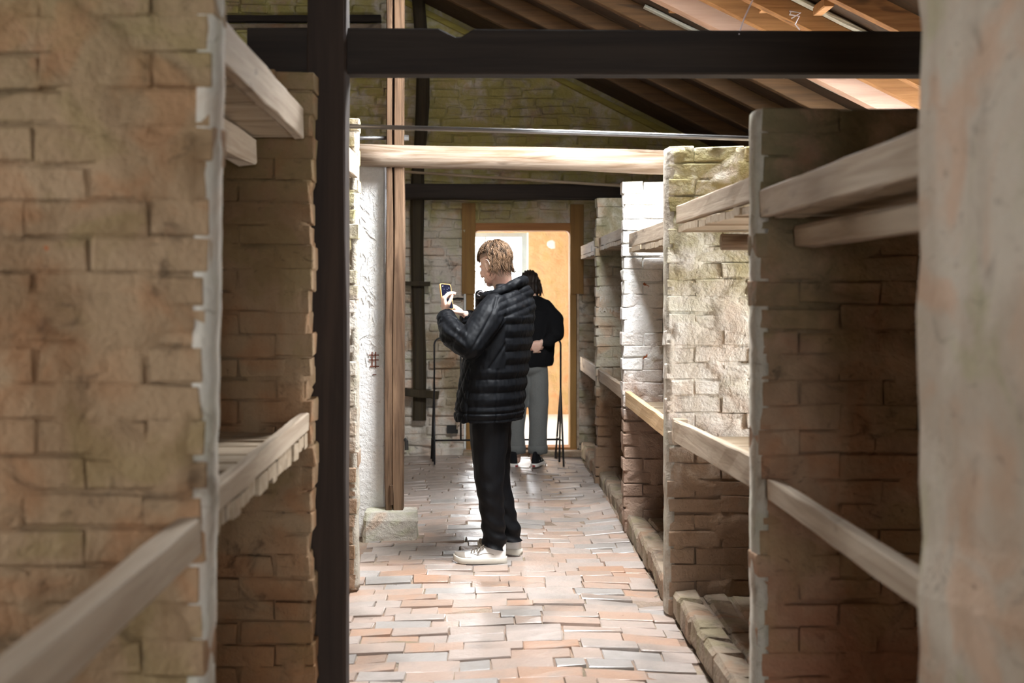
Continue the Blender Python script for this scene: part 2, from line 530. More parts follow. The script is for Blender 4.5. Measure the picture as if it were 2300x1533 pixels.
m.box(-0.45, 1.15, -3.8, -3.6, -0.1, 1.15); m.box(-0.45, 1.15, -3.8, -3.6, 2.35, 5.3)  # opening behind the camera, added as fill for the foreground
tag(m.build('wall_front', 'outer'), 'front brick wall with an added fill opening', 'wall', kind='structure')

# ---- gable wall at the end of the aisle, with the doorway
GY = 11.42
DX0, DX1, DZ = -0.165, 0.845, 2.11
def roof_z(x):
    return 3.79 - 0.5 * x
def gable():
    m = MB()
    def slab(x0, x1, z0):
        m.add([(x0, GY + 0.012, z0), (x1, GY + 0.012, z0), (x1, GY + 0.2, z0), (x0, GY + 0.2, z0),
               (x0, GY + 0.012, roof_z(x0) + 0.10), (x1, GY + 0.012, roof_z(x1) + 0.10), (x1, GY + 0.2, roof_z(x1) + 0.10), (x0, GY + 0.2, roof_z(x0) + 0.10)],
              [(0, 3, 2, 1), (4, 5, 6, 7), (0, 1, 5, 4), (1, 2, 6, 5), (2, 3, 7, 6), (3, 0, 4, 7)])
    slab(-3.15, DX0, -0.1); slab(DX0, DX1, DZ); slab(DX1, 3.1, -0.1)
    g = m.build('wall_back', 'gable', None, (0, GY, 0))
    tag(g, 'mossy brick gable wall around the far doorway', 'wall', kind='structure')
    var = bricks_of('gable', ch=0.010, jit=0.007)
    pw = wloc(g)
    rest = MB()
    todo = []
    H = 0.086
    for k in range(60):
        z = H * (k + 0.5)
        x = -2.95 + (0.0 if k % 2 else 0.135) + random.uniform(-0.04, 0.04)
        while x < 2.88:
            L = random.choice((0.27, 0.27, 0.30, 0.24, 0.15))
            x0, x1 = x, min(x + L, 2.88)
            x += L
            if x1 - x0 < 0.06 or z + H > roof_z(x1) - 0.02:
                continue
            if z - H / 2 < DZ and x1 > DX0 and x0 < DX1:
                if x0 < DX0 - 0.06: x1 = DX0
                elif x1 > DX1 + 0.06: x0 = DX1
                else: continue
            px = 1090 + 2800 * (x0 + x1) / 2 / GY
            py = 650 - 2800 * (z - CAM_H) / GY
            seen = -30 < py and (785 < px < 1400 or (505 < px < 705 and py < 70))
            todo.append((not seen, x0, x1, z))
    todo.sort()
    n = 0
    for ns, x0, x1, z in todo:
        me = random.choice(var)
        loc = V(((x0 + x1) / 2, GY + 0.045 + random.uniform(-0.020, 0.014), z + random.uniform(-0.012, 0.012)))
        sc = ((x1 - x0 - 0.014) / 0.25, 0.1 / 0.12, (H - 0.013) / 0.075)
        rot = (random.gauss(0, 0.05), random.gauss(0, 0.035), random.gauss(0, 0.05))
        if not ns and n < 298:
            place(me, 'brick', g, pw, loc, sc, rot)
            n += 1
        else:
            M = Matrix.LocRotScale(loc, Euler(rot), V(sc))
            rest.add([M @ v.co for v in me.vertices], [tuple(p.vertices) for p in me.polygons])
    tag(rest.build('brick_courses', 'gable', g), kind='stuff')
    return g
gable()

# ---- doorway lining
def doorway():
    d = empty('door_1', (0.34, GY, 0), 'brown pine door lining around the bright far doorway', 'doorway', kind='structure')
    B = lambda n, x0, x1, y0, y1, z0, z1, mt='door_wood': MB().timber(((x0 + x1) / 2, (y0 + y1) / 2, z0), ((x0 + x1) / 2, (y0 + y1) / 2, z1), x1 - x0, y1 - y0, 4, 0.001, 0.004, up=(0, 1, 0)).build(n, mt, d)
    B('cover_board', -0.215, -0.09, GY - 0.030, GY - 0.002, 1.47, 2.30)
    B('cover_board', 0.776, 0.900, GY - 0.030, GY - 0.002, 1.47, 2.29)
    B('jamb', -0.175, -0.10, GY - 0.012, GY + 0.20, 0.055, 2.05)
    B('jamb', 0.775, 0.835, GY - 0.012, GY + 0.20, 0.055, 2.05)
    B('stop_strip', -0.195, -0.178, GY - 0.03, GY + 0.01, 0.06, 1.47, 'white_frame')
    B('stop_strip', 0.838, 0.858, GY - 0.03, GY + 0.01, 0.06, 1.47, 'old_y')
    MB().timber((-0.17, GY + 0.09, 2.085), (0.83, GY + 0.09, 2.085), 0.20, 0.07, 6, 0.001, 0.004).build('head', 'door_head', d)
    MB().timber((-0.175, GY + 0.09, 0.03), (0.84, GY + 0.09, 0.03), 0.20, 0.075, 6, 0.001, 0.006).build('sill', 'door_head', d)
    # rounded upper corners of the opening
    for sx, x in ((1, -0.10), (-1, 0.775)):
        m = MB()
        r = 0.045
        pts = [(x, 2.05)] + [(x + sx * (r - r * math.sin(a)), 2.05 - (r - r * math.cos(a))) for a in [i * math.pi / 8 for i in range(5)]]
        n = len(pts)
        vs = [(p, GY + 0.0, q) for p, q in pts] + [(p, GY + 0.15, q) for p, q in pts]
        fs = [tuple(range(n)), tuple(range(2 * n - 1, n - 1, -1))] + [(i, (i + 1) % n, n + (i + 1) % n, n + i) for i in range(n)]
        m.add(vs, fs).build('corner_block', 'door_head', d)
    MB().tube([(-0.20, GY - 0.03, 1.425), (-0.255, GY - 0.045, 1.43), (-0.31, GY - 0.03, 1.42)], 0.009, 6).build('hinge_hook', 'iron', d)
doorway()
s_ = MB().timber((-0.20, GY - 0.085, 0.022), (0.90, GY - 0.085, 0.022), 0.13, 0.05, 8, 0.004, 0.01).build('threshold_stone', 'kerb')
tag(s_, 'long pale threshold slab below the far doorway', 'threshold', kind='structure')

# ---- room beyond the door
RY = 15.10
tag(MB().box(-2.8, 2.4, GY + 0.2, RY + 0.3, -0.2, 0.0).build('floor_room', 'room_floor'), 'pale bright floor of the room beyond the doorway', 'floor', kind='structure')
tag(MB().box(-2.8, 2.4, GY + 0.2, RY + 0.3, 3.0, 3.15).build('ceiling', 'room_ceiling'), 'limewashed ceiling of the room beyond', 'ceiling', kind='structure')
WX0, WX1, WZ0, WZ1 = -0.62, 0.525, 0.92, 2.20
m = MB()
m.box(-2.8, WX0, RY, RY + 0.3, 0, 3.0); m.box(WX1, 2.4, RY, RY + 0.3, 0, 3.0)
m.box(WX0, WX1, RY, RY + 0.3, 0, WZ0); m.box(WX0, WX1, RY, RY + 0.3, WZ1, 3.0)
wr = tag(m.build('wall_room_back', 'ochre'), 'ochre plastered wall seen through the doorway', 'wall', kind='structure')
MB().tube([(0.80, RY - 0.004, 2.06), (0.80, RY + 0.0, 2.06)], [0.045, 0.055], 9, 0.25).build('plaster_patch', 'plaster', wr)
tag(MB().box(2.2, 2.4, GY + 0.2, RY, 0, 3.0).build('wall_room_right', 'ochre'), 'ochre side wall of the room beyond', 'wall', kind='structure')
m = MB()
m.box(-3.0, -2.8, GY + 0.2, 12.75, 0, 3.0); m.box(-3.0, -2.8, 14.05, RY, 0, 3.0)
m.box(-3.0, -2.8, 12.75, 14.05, 0, 1.0); m.box(-3.0, -2.8, 12.75, 14.05, 2.4, 3.0)
tag(m.build('wall_room_left', 'ochre'), 'ochre side wall with a window in the room beyond', 'wall', kind='structure')
wf = empty('window_1', ((WX0 + WX1) / 2, RY + 0.1, WZ0), 'tall grey framed window glowing white beyond the doorway', 'window', kind='structure')
def wbar(n, x0, x1, z0, z1, mt='window_frame', ya=0.06, yb=0.12):
    MB().box(x0, x1, RY + ya, RY + yb, z0, z1).build(n, mt, wf)
wbar('frame_bar', WX0, WX1 - 0.02, WZ1 - 0.055, WZ1); wbar('frame_bar', WX0, WX1 - 0.02, WZ0, WZ0 + 0.055)
wbar('frame_bar', WX0, WX0 + 0.055, WZ0 + 0.055, WZ1 - 0.055); wbar('frame_bar', WX1 - 0.085, WX1 - 0.02, WZ0 + 0.055, WZ1 - 0.055)
wbar('reveal_strip', WX1 - 0.019, WX1 - 0.001, WZ0, WZ1, 'white_frame', 0.0, 0.14)
for x in (-0.27, 0.0):
    wbar('glazing_bar', x - 0.013, x + 0.013, WZ0 + 0.055, WZ1 - 0.055, 'window_frame', 0.08, 0.10)
for z in (1.31, 1.73):
    wbar('glazing_bar', WX0 + 0.055, WX1 - 0.085, z - 0.011, z + 0.011, 'window_frame', 0.078, 0.079 + 0.02)
for x0, x1 in ((WX0 + 0.055, -0.278), (-0.262, -0.008), (0.008, WX1 - 0.085)):
    for z0, z1 in ((WZ0 + 0.055, 1.303), (1.317, 1.723), (1.737, WZ1 - 0.055)):
        MB().box(x0, x1, RY + 0.088, RY + 0.091, z0, z1).build('pane', 'glass', wf)
MB().tube([(WX1 - 0.045, RY + 0.05, 2.06), (WX1 - 0.045, RY + 0.02, 2.06)], 0.014, 8).build('catch', 'window_frame', wf)

MAT['lit_edge_wood'] = wood_mat('lit_edge_fillet', (0.42, 0.36, 0.09), (0.30, 0.25, 0.07), 0, knots=0.2)  # yellow tone paints the lit line where roof meets gable
# ---- roof: boarded slope on rafters, glazed hatch over the aisle
SKX0, SKX1, SKY0, SKY1 = 0.10, 1.00, 5.20, 6.85
def roof():
    m = MB()
    def sheet(x0, x1, y0, y1):
        m.add([(x, y, roof_z(x) + dz) for dz in (0.085, 0.12) for (x, y) in ((x0, y0), (x1, y0), (x1, y1), (x0, y1))],
              [(0, 3, 2, 1), (4, 5, 6, 7), (0, 1, 5, 4), (1, 2, 6, 5), (2, 3, 7, 6), (3, 0, 4, 7)])
    sheet(-3.15, 3.25, -3.8, SKY0); sheet(-3.15, 3.25, SKY1, 11.7)
    sheet(-3.15, SKX0, SKY0, SKY1); sheet(SKX1, 3.25, SKY0, SKY1)
    r = m.build('roof', 'sheathing', None, (0, 4, 2.2))
    tag(r, 'sloping reddish boarded roof on wooden rafters', 'roof', kind='structure')
    sl = math.atan(0.5)
    def strip(name, y, wdt, thick, drop, mat, x0=-2.94, x1=3.05, jit=0.002):
        up = V((math.sin(sl), 0, math.cos(sl)))
        a = V((x0, y, roof_z(x0))) - up * drop
        b = V((x1, y, roof_z(x1))) - up * drop
        MB().timber(a, b, wdt, thick, 8, jit, 0.004, up=up).build(name, mat, r)
    y = 4.4
    i = 0
    while y < 11.35:
        wd = random.uniform(0.20, 0.25)
        yc = y + wd / 2
        pale = i in (6, 9, 12, 15, 18, 21)
        if yc + wd / 2 < SKY0 or yc - wd / 2 > SKY1:
            strip('roof_board', yc, wd - 0.006, 0.022, -0.06 + random.uniform(-0.006, 0.006), 'sheathing')
        else:
            strip('roof_board', yc, wd - 0.006, 0.022, -0.06, 'sheathing', x0=SKX1)
            strip('roof_board', yc, wd - 0.006, 0.022, -0.06, 'sheathing', x1=SKX0)
        y += wd
        i += 1
    for y, wd, mt in ((10.20, 0.06, 'rafter_shaded'), (9.49, 0.06, 'rafter_shaded'), (8.80, 0.065, 'rafter_shaded'), (8.08, 0.07, 'rafter_shaded'), (7.40, 0.10, 'rafter_pale'), (5.98, 0.07, 'rafter'), (5.3, 0.07, 'rafter'), (4.6, 0.07, 'rafter')):
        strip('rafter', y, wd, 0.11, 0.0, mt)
    for y, wd, mt in ((6.62, 0.075, 'rafter'), (6.98, 0.05, 'rafter')):
        strip('rafter', y, wd, 0.10, 0.0, mt, x0=SKX1 + 0.05)
    strip('gable_lit_strip', 11.385, 0.03, 0.05, 0.02, 'lit_edge_wood')  # added batten standing in for a lit edge
    # pale glazed tile strips beside some rafters
    for y, x0, x1 in ((7.22, 1.25, 1.9), (6.82, 1.35, 2.3), (6.46, 1.5, 2.4), (7.94, 1.0, 1.9), (8.95, 0.9, 1.6), (7.70, 1.2, 2.2)):
        strip('glass_tile_strip', y, 0.055, 0.02, -0.028, 'glaze_strip', x0, x1)
    # battens stubs, orange
    for y, x in ((7.56, 1.15), (6.72, 1.52), (6.34, 1.72), (8.2, 1.05)):
        MB().timber((x, y - 0.11, roof_z(x) + 0.02), (x, y + 0.11, roof_z(x) + 0.02), 0.05, 0.05, 3, 0.002, 0.004).build('batten', 'rafter', r)
    return r
roof()
sk = MB()
for (x0, x1, y0, y1) in ((SKX0, SKX1, SKY0, SKY0 + 0.05), (SKX0, SKX1, SKY1 - 0.05, SKY1), (SKX0, SKX0 + 0.05, SKY0 + 0.05, SKY1 - 0.05), (SKX1 - 0.05, SKX1, SKY0 + 0.05, SKY1 - 0.05), (0.535, 0.565, SKY0 + 0.05, SKY1 - 0.05)):
    sk.add([(x, y, roof_z(x) + dz) for dz in (0.03, 0.11) for (x, y) in ((x0, y0), (x1, y0), (x1, y1), (x0, y1))],
           [(0, 3, 2, 1), (4, 5, 6, 7), (0, 1, 5, 4), (1, 2, 6, 5), (2, 3, 7, 6), (3, 0, 4, 7)])
skw = tag(sk.build('window_4', 'window_frame'), 'glazed roof hatch above the aisle', 'window', kind='structure')
for x0, x1 in ((SKX0 + 0.05, 0.535), (0.565, SKX1 - 0.05)):
    MB().add([(x, y, roof_z(x) + dz) for dz in (0.07, 0.075) for (x, y) in ((x0, SKY0 + 0.05), (x1, SKY0 + 0.05), (x1, SKY1 - 0.05), (x0, SKY1 - 0.05))],
             [(0, 3, 2, 1), (4, 5, 6, 7), (0, 1, 5, 4), (1, 2, 6, 5), (2, 3, 7, 6), (3, 0, 4, 7)]).build('pane', 'glass', skw)

# ================================================================== PARTITIONS
def partition(name, label, xend, side, y0, y1, ztop, mat, length, group=None, lean=0.0, ragged=0.012, cat='partition', topjit=0.0, smear=0.0215):
    """half-brick wall standing across the aisle; xend is its aisle end, side +1 runs to +X"""
    H = 0.0765
    n = int(round(ztop / H))
    H = ztop / n
    xe = lambda z: xend + side * lean * (1 - z / ztop)
    m = MB()
    # lumpy mortar and whitewash: proud over some joints, deep in others
    zt = ztop - 0.010
    st_ = 0.025
    nx, nz, ny = int(length / st_) + 1, int(zt / st_) + 1, 4
    sd_ = random.uniform(0, 90)
    def bulge(u, z, q):
        n1 = noise.noise(V((u * 4.5 + sd_, z * 6.5, q))) + 0.55 * noise.noise(V((u * 13.0, z * 17.0 + sd_, q + 5)))
        t = min(1.0, max(0.0, (n1 + 0.22) / 0.60))
        t = t * t * (3 - 2 * t)
        return -0.019 + (smear + 0.006) * t
    def ring(z):
        e = xe(max(z, 0)) + side * 0.012
        r = []
        for k in range(nx + 1):
            u = length * k / nx
            r.append((e + side * max(0.006 if k == 0 else 0, u), y0 - (bulge(u, z, 0.0) if 0 < k < nx else -0.010), z))
        for k in range(nx, -1, -1):
            u = length * k / nx
            r.append((e + side * max(0.006 if k == 0 else 0, u), y1 + (bulge(u, z, 9.0) if 0 < k < nx else -0.010), z))
        for k in range(1, ny):
            yy = y1 + (y0 - y1) * k / ny
            r.append((e - side * (bulge(yy * 3, z, 3.0) + 0.004), yy, z))
        return r
    m.rings([ring(-0.05 + (zt + 0.05) * k / nz) for k in range(nz + 1)])
    o = m.build(name, mat, None, (xend, (y0 + y1) / 2, 0), smooth=True)
    tag(o, label, cat, group)
    pw = wloc(o)
    var = bricks_of(mat, ch=0.005, jit=0.004)
    wy = y1 - y0
    for k in range(n):
        z = H * (k + 0.5)
        d = 0.0
        first = True
        while d < length - 0.03:
            L = 0.25 if not (first and k % 2) else 0.125
            L += random.uniform(-0.02, 0.02) if not first else 0
            d1 = min(d + L, length)
            s0 = xe(z) + side * (d + (random.uniform(-ragged, ragged) if first else 0))
            s1 = xe(z) + side * d1
            cx = (s0 + s1) / 2
            if not (k == n - 1 and not first and random.random() < topjit):
                place(random.choice(var), 'brick', o, pw,
                      (cx, (y0 + y1) / 2 + random.uniform(-0.006, 0.005), z + random.uniform(-0.003, 0.003)),
                      ((abs(s1 - s0) - min(0.020, max(0.0, random.gauss(0.003, 0.006)))) / 0.25, wy / 0.12, (H - min(0.020, max(0.0, random.gauss(0.004, 0.006)))) / 0.075),
                      (random.gauss(0, 0.012), random.gauss(0, 0.010), random.gauss(0, 0.012)))
            d = d1
            first = False
    return o

G1 = 'brick partitions between the bunks'
P1 = partition('brick_partition', 'dark brown brick partition with a thin pale end, nearest on the right', 0.85, 1, 3.87, 4.00, 2.075, 'p1', 1.75, G1, ragged=0.010)
P2 = partition('brick_partition', 'mossy topped whitewashed brick partition behind the dark one', 0.85, 1, 5.80, 5.93, 2.18, 'white_wall', 1.75, G1, ragged=0.008)
P3 = partition('brick_partition', 'bright white brick partition with bare orange bricks, level with the log beam', 0.85, 1, 7.70, 7.83, 2.18, 'white_wall_clean', 1.5, G1, ragged=0.008)
P4 = partition('brick_partition', 'worn grey brick partition with scratched lettering, nearest the far doorway', 0.85, 1, 9.55, 9.68, 2.22, 'p4', 1.5, G1, ragged=0.008)
L1 = partition('brick_partition', 'tall tan brick partition filling the left foreground', -0.573, -1, 2.62, 2.745, 2.24, 'left_wall', 1.75, G1, lean=0.035, ragged=0.010)
L2 = partition('brick_partition', 'tan brick partition in front of the left dark post', -0.592, -1, 4.25, 4.375, 2.26, 'left_wall', 1.75, G1, ragged=0.012)
L2b = partition('brick_partition', 'sliver of brick partition with ragged white end right behind the dark post', -0.650, -1, 6.27, 6.40, 2.38, 'white_wall', 1.5, G1, ragged=0.012)

MAT['skim'] = wall_mat('end_skim', (0.58, 0.54, 0.47), (0.45, 0.41, 0.34), (0.24, 0.19, 0.14), dirt_r=(0.55, 0.75), tint=0.2)
def skim(o, xend, side, y0, y1, z0, z1, lean=0.0, ztop=2.2):
    """uneven whitewash coat on the aisle end of a partition"""
    m = MB()
    R = []
    n = int((z1 - z0) / 0.028)
    for k in range(n + 1):
        z = z0 + (z1 - z0) * k / n
        e = xend + side * lean * (1 - z / ztop)
        w1, w2 = noise.noise(V((z * 9, xend * 7, 0))), noise.noise(V((z * 23, xend * 3, 5)))
        d = 0.006 + 0.007 * w1 + 0.004 * w2
        a, b = y0 + 0.004 + 0.005 * w2, y1 - 0.003 - 0.004 * w1
        R.append([(e + side * 0.03, a, z), (e - side * d * 0.6, a, z), (e - side * (d + 0.003), (a + b) / 2, z), (e - side * d * 0.6, b, z), (e + side * 0.03, b, z)])
    m.rings(R).build('end_coat', 'skim', o, smooth=True)
skim(P1, 0.85, 1, 3.87, 4.00, 0.0, 2.07)
skim(P2, 0.85, 1, 5.80, 5.93, 0.0, 2.17)
skim(L1, -0.573, -1, 2.62, 2.745, 0.0, 2.23, 0.035, 2.24)
skim(L2b, -0.650, -1, 6.27, 6.40, 0.0, 2.36)

# plastered end of the third left partition
def rough_slab(name, x0, x1, y0, y1, z0, z1, mat, nz=26, jit=0.006, ch=0.02, nx=4):
    m = MB()
    R = []
    for k in range(nz + 1):
        z = z0 + (z1 - z0) * k / nz
        r = []
        def j(): return random.uniform(-jit, jit)
        front = [x0 + ch + (x1 - x0 - 2 * ch) * i / nx for i in range(nx + 1)]
        c = ch * (1.6 if k == nz else 1)
        for x in front: r.append((x + j() * 0.3, y0 + j() * 0.5 + (0.02 if k == nz else 0), z))
        r.append((x1 + j(), y0 + c, z)); r.append((x1 + j(), y1 - c, z))
        for x in reversed(front): r.append((x, y1 + j() * 0.5, z))
        r.append((x0 + j(), y1 - c, z)); r.append((x0 + j(), y0 + c, z))
        R.append(r)
    m.rings(R)
    return m.build(name, mat, None, None, smooth=False)
L3 = tag(rough_slab('plastered_partition', -2.1, -0.612, 7.72, 7.92, -0.03, 2.325, 'plaster', nx=10), 'tall white plastered partition end scratched with graffiti beside the wooden post', 'partition')
PR = tag(rough_slab('masonry_pier', 0.825, 1.30, 1.55, 2.39, -0.03, 2.75, 'pier0', jit=0.010, ch=0.025), 'blurred grey masonry pier filling the right edge', 'pier')

# scratched writing and marks
def text(body, loc, size, parent, mat='scratch_dim', rot=(math.pi / 2, 0, 0)):
    c = bpy.data.curves.new('scratched_text', 'FONT')
    c.body = body
    c.size = size
    c.extrude = 0.0006
    c.align_x = 'LEFT'
    c.materials.append(MAT[mat])
    o = bpy.data.objects.new('scratched_text', c)
    COL.objects.link(o)
    o.parent = parent
    o.location = V(loc) - wloc(parent)
    o.rotation_euler = rot
text('AANAD', (0.865, 9.5405, 1.500), 0.052, P4)
text('F.F', (0.875, 9.5405, 1.420), 0.055, P4)
text('RATHEA', (0.865, 9.5405, 1.337), 0.052, P4)
def scratches(parent, x0, x1, y, zs, n, mat='scratch', name='scratch_marks'):
    m = MB()
    for _ in range(n):
        x, z = random.uniform(x0, x1), random.uniform(*zs)
        a = random.uniform(0.6, 2.5)
        l = random.uniform(0.015, 0.06)
        dx, dz = math.cos(a) * l / 2, math.sin(a) * l / 2
        w_ = 0.0011
        nx_, nz_ = -math.sin(a) * w_, math.cos(a) * w_
        m.add([(x - dx - nx_, y, z - dz - nz_), (x + dx - nx_, y, z + dz - nz_), (x + dx + nx_, y, z + dz + nz_), (x - dx + nx_, y, z - dz + nz_),
               (x - dx - nx_, y + 0.004, z - dz - nz_), (x + dx - nx_, y + 0.004, z + dz - nz_), (x + dx + nx_, y + 0.004, z + dz + nz_), (x - dx + nx_, y + 0.004, z - dz + nz_)],
              [(0, 3, 2, 1), (4, 5, 6, 7), (0, 1, 5, 4), (1, 2, 6, 5), (2, 3, 7, 6), (3, 0, 4, 7)])
    tag(m.build(name, mat, parent), kind='stuff')
scratches(L3, -0.78, -0.64, 7.713, (1.0, 2.2), 130)
m = MB()
for (x, z, dx, dz) in ((-0.700, 1.08, 0.003, 0.045), (-0.678, 1.075, 0.003, 0.05), (-0.690, 1.105, 0.032, 0.003), (-0.690, 1.075, 0.030, 0.003), (-0.686, 1.035, 0.028, 0.003), (-0.686, 0.985, 0.012, 0.002)):
    m.box(x - dx, x + dx, 7.712, 7.717, z - dz, z + dz)
m.build('scratched_mark', 'rust_mark', L3)

# ================================================================== TIMBERS
# dark post beside the left partition
dp = MB().timber((-0.562, 4.465, -0.03), (-0.560, 4.465, 4.05), 0.138, 0.13, 14, 0.003, 0.008, up=(0, 1, 0)).build('timber_post', 'dark_z')
tag(dp, 'thick dark wooden post standing left of the aisle', 'post')
# tie beam with a notch cut into its top edge
def tie_beam():
    y0, y1, zb, zt = 4.448, 4.545, 2.281, 2.4445
    xs = [-1.16, -0.9, -0.87]
    prof = [(-0.85, zt), (-0.6, zt), (-0.166, zt - 0.002), (-0.105, zt - 0.032), (-0.085, zt - 0.032), (-0.040, zt - 0.004), (0.6, zt - 0.008), (1.4, zt - 0.012), (2.2, zt - 0.016), (2.88, zt - 0.02)]
    m = MB()
    R = []
    for x, z in prof:
        b = zb - 0.006 * (x + 1.16) / 4
        c = 0.006
        R.append([(x, y0 + c, b), (x, y1 - c, b), (x, y1, b + c), (x, y1, z - c), (x, y1 - c, z), (x, y0 + c, z), (x, y0, z - c), (x, y0, b + c)])
    m.rings(R)
    o = m.build('tie_beam', 'dark_x')
    return tag(o, 'long dark tie beam with a notch spanning overhead', 'beam')
tie_beam()
# split wooden post on its stone
def split_post():
    e = empty('support_post', (-0.552, 7.66, 0.15), 'weathered brown split wooden post standing on a stone block', 'post')
    for xa, xb, n in ((-0.608, -0.565, 'post_half'), (-0.562, -0.497, 'post_half')):
        R = []
        for i in range(23):
            z = 0.165 + (4.05 - 0.165) * i / 22
            wob = noise.noise(V((1.3, z * 1.2, 0))) * 0.006
            taper = 0.004 * math.sin(z * 1.7)
            a, b = xa + wob - taper + 0.004 * (z - 1.5) / 2.5, xb + wob + taper + 0.006 * (z - 1.5) / 2.5
            if n and i == 0: a += 0.005
            gap = noise.noise(V((5.1, z * 2.0, 1))) * 0.0035
            if xa < -0.6: b += gap - 0.0005
            else: a += gap + 0.0005
            c = 0.010
            y0, y1 = 7.60 + random.uniform(-0.002, 0.002), 7.715
            R.append([(a + c * 0.6, y0, z), (b - c * 0.6, y0, z), (b, y0 + c, z), (b, y1 - c, z), (b - c, y1, z), (a + c, y1, z), (a, y1 - c, z), (a, y0 + c, z)])
        MB().rings(R).build(n, 'post', e)
    MB().box(-0.566, -0.560, 7.645, 7.71, 0.17, 4.0).build('split_core', 'dark_z', e)
    MB().tube([(-0.497, 7.655, 2.44), (-0.470, 7.655, 2.44)], [0.020, 0.018], 6).build('bolt_head', 'metal', e)
    MB().tube([(-0.495, 7.62, 0.60), (-0.482, 7.62, 0.585), (-0.48, 7.615, 0.53)], 0.012, 6).build('iron_clamp', 'iron', e)
    MB().tube([(-0.575, 7.592, 0.20), (-0.573, 7.590, 0.32)], 0.012, 6, 0.1).build('iron_strap', 'post', e)
split_post()
bs = rough_slab('base_stone', -0.735, -0.412, 7.50, 7.712, -0.02, 0.165, 'stone', nz=4, jit=0.008, ch=0.018)
tag(bs, 'rough pale stone block carrying the split wooden post', 'stone')
# peeled log resting across the aisle
def log(name, a, b, r0, r1, mat, n=14, sides=12, seed=0.0, amp=0.006):
    a, b = V(a), V(b)
    m = MB()
    pts, rs = [], []
    for i in range(n + 1):
        t = i / n
        p = a.lerp(b, t)
        p += V((0, noise.noise(V((t * 4, seed, 0))) * amp, noise.noise(V((t * 4, seed, 7))) * amp))
        pts.append(p)
        rs.append((r0 + (r1 - r0) * t) * (1 + 0.05 * noise.noise(V((t * 9, seed, 3)))))
    m.tube(pts, rs, sides, 0.02)
    return m.build(name, mat, None, None, smooth=True)
lg = log('log_beam', (-0.83, 7.60, 2.333), (2.82, 7.76, 2.26), 0.070, 0.080, 'log', 18, 14, 1.0, 0.010)
tag(lg, 'peeled pale log laid across the aisle on the white partition', 'log')
lp = log('grey_pole', (-0.62, 7.74, 2.375), (2.82, 7.95, 2.235), 0.028, 0.028, 'log', 12, 10, 3.0)
tag(lp, 'thin grey pole crossing just behind the peeled log', 'pole')
rod = MB().tube([(-0.53, 4.62, 2.116), (0.3, 4.62, 2.092), (1.02, 4.62, 2.068), (2.88, 4.62, 2.01)], 0.0085, 10).build('tie_rod', 'metal', smooth=True)
tag(rod, 'thin straight steel tie rod above the aisle', 'rod')
rod2 = MB().tube([(-0.95, 7.65, 2.440), (-0.60, 7.65, 2.440)], 0.012, 8).build('tie_rod', 'metal', smooth=True)
tag(rod2, 'short steel rod bolted through the split wooden post', 'rod')
rod3 = MB().tube([(-0.74, 10.6, 2.515), (1.25, 10.6, 2.385), (2.8, 10.6, 2.28)], 0.013, 8).build('conduit', 'old_x', smooth=True)
tag(rod3, 'thin pale conduit sloping across under the dark lintel beam', 'conduit')
# timbers on the gable wall
gb = MB().timber((-0.95, 11.28, 2.395), (2.7, 11.28, 2.385), 0.17, 0.135, 10, 0.004, 0.01).build('lintel_beam', 'dark_x')
tag(gb, 'black horizontal lintel beam above the far doorway', 'beam')
def gpost():
    R = []
    for i in range(20):
        z = 0.32 + (4.25 - 0.32) * i / 19
        wv = 0.012 * math.sin(z * 2.3) + (0.03 if z > 2.6 else 0.0) * math.sin((z - 2.6) * 2.0)
        h = 0.058 + 0.01 * noise.noise(V((z * 2, 0, 5)))
        R.append([(-0.61 + wv - h, 11.33, z), (-0.61 + wv - h * 0.6, 11.31, z), (-0.61 + wv + h * 0.6, 11.31, z), (-0.61 + wv + h, 11.33, z), (-0.61 + wv + h, 11.41, z), (-0.61 + wv - h, 11.41, z)])
    return MB().rings(R).build('wall_post', 'gdark')
MAT['gdark'] = wood_mat('mossy_dark_post', (0.050, 0.037, 0.018), (0.030, 0.022, 0.014), 2)
tag(gpost(), 'dark mossy timber upright fixed against the gable wall', 'post')
b1 = MB().timber((-0.74, 11.27, 0.585), (-0.42, 11.27, 0.555), 0.06, 0.07, 4, 0.003, 0.006).build('wall_bracket', 'gdark')
tag(b1, 'dark wooden bar sticking out low on the gable post', 'bar')
b2 = MB().timber((-0.75, 11.285, 1.565), (-0.50, 11.285, 1.56), 0.05, 0.04, 4, 0.003, 0.006).build('wall_bracket', 'gdark')
tag(b2, 'dark wooden bar higher up on the gable post', 'bar')
tb = MB().timber((-2.5, 11.36, 3.975), (-0.95, 11.36, 3.975), 0.09, 0.055, 6, 0.003, 0.006).build('gable_rail', 'dark_x')
tag(tb, 'dark rail running high across the gable wall', 'rail')
tb2 = MB().timber((-2.5, 11.37, 3.905), (-0.95, 11.37, 3.905), 0.08, 0.04, 6, 0.003, 0.006).build('gable_ledge', 'kerb')
tag(tb2, 'pale ledge below the dark rail high on the gable', 'ledge')
nb = empty('niche_box', (-0.30, 11.36, 0.20), 'small dark iron bracket low on the gable beside the doorway', 'bracket')
MB().box(-0.35, -0.25, 11.36, 11.42, 0.20, 0.27).build('bracket_box', 'iron', nb)
MB().box(-0.262, -0.25, 11.33, 11.345, 0.24, 0.34).build('bracket_pin', 'old_x', nb)
MB().box(-0.262, -0.25, 11.34, 11.37, 0.24, 0.255).build('bracket_arm', 'iron', nb)
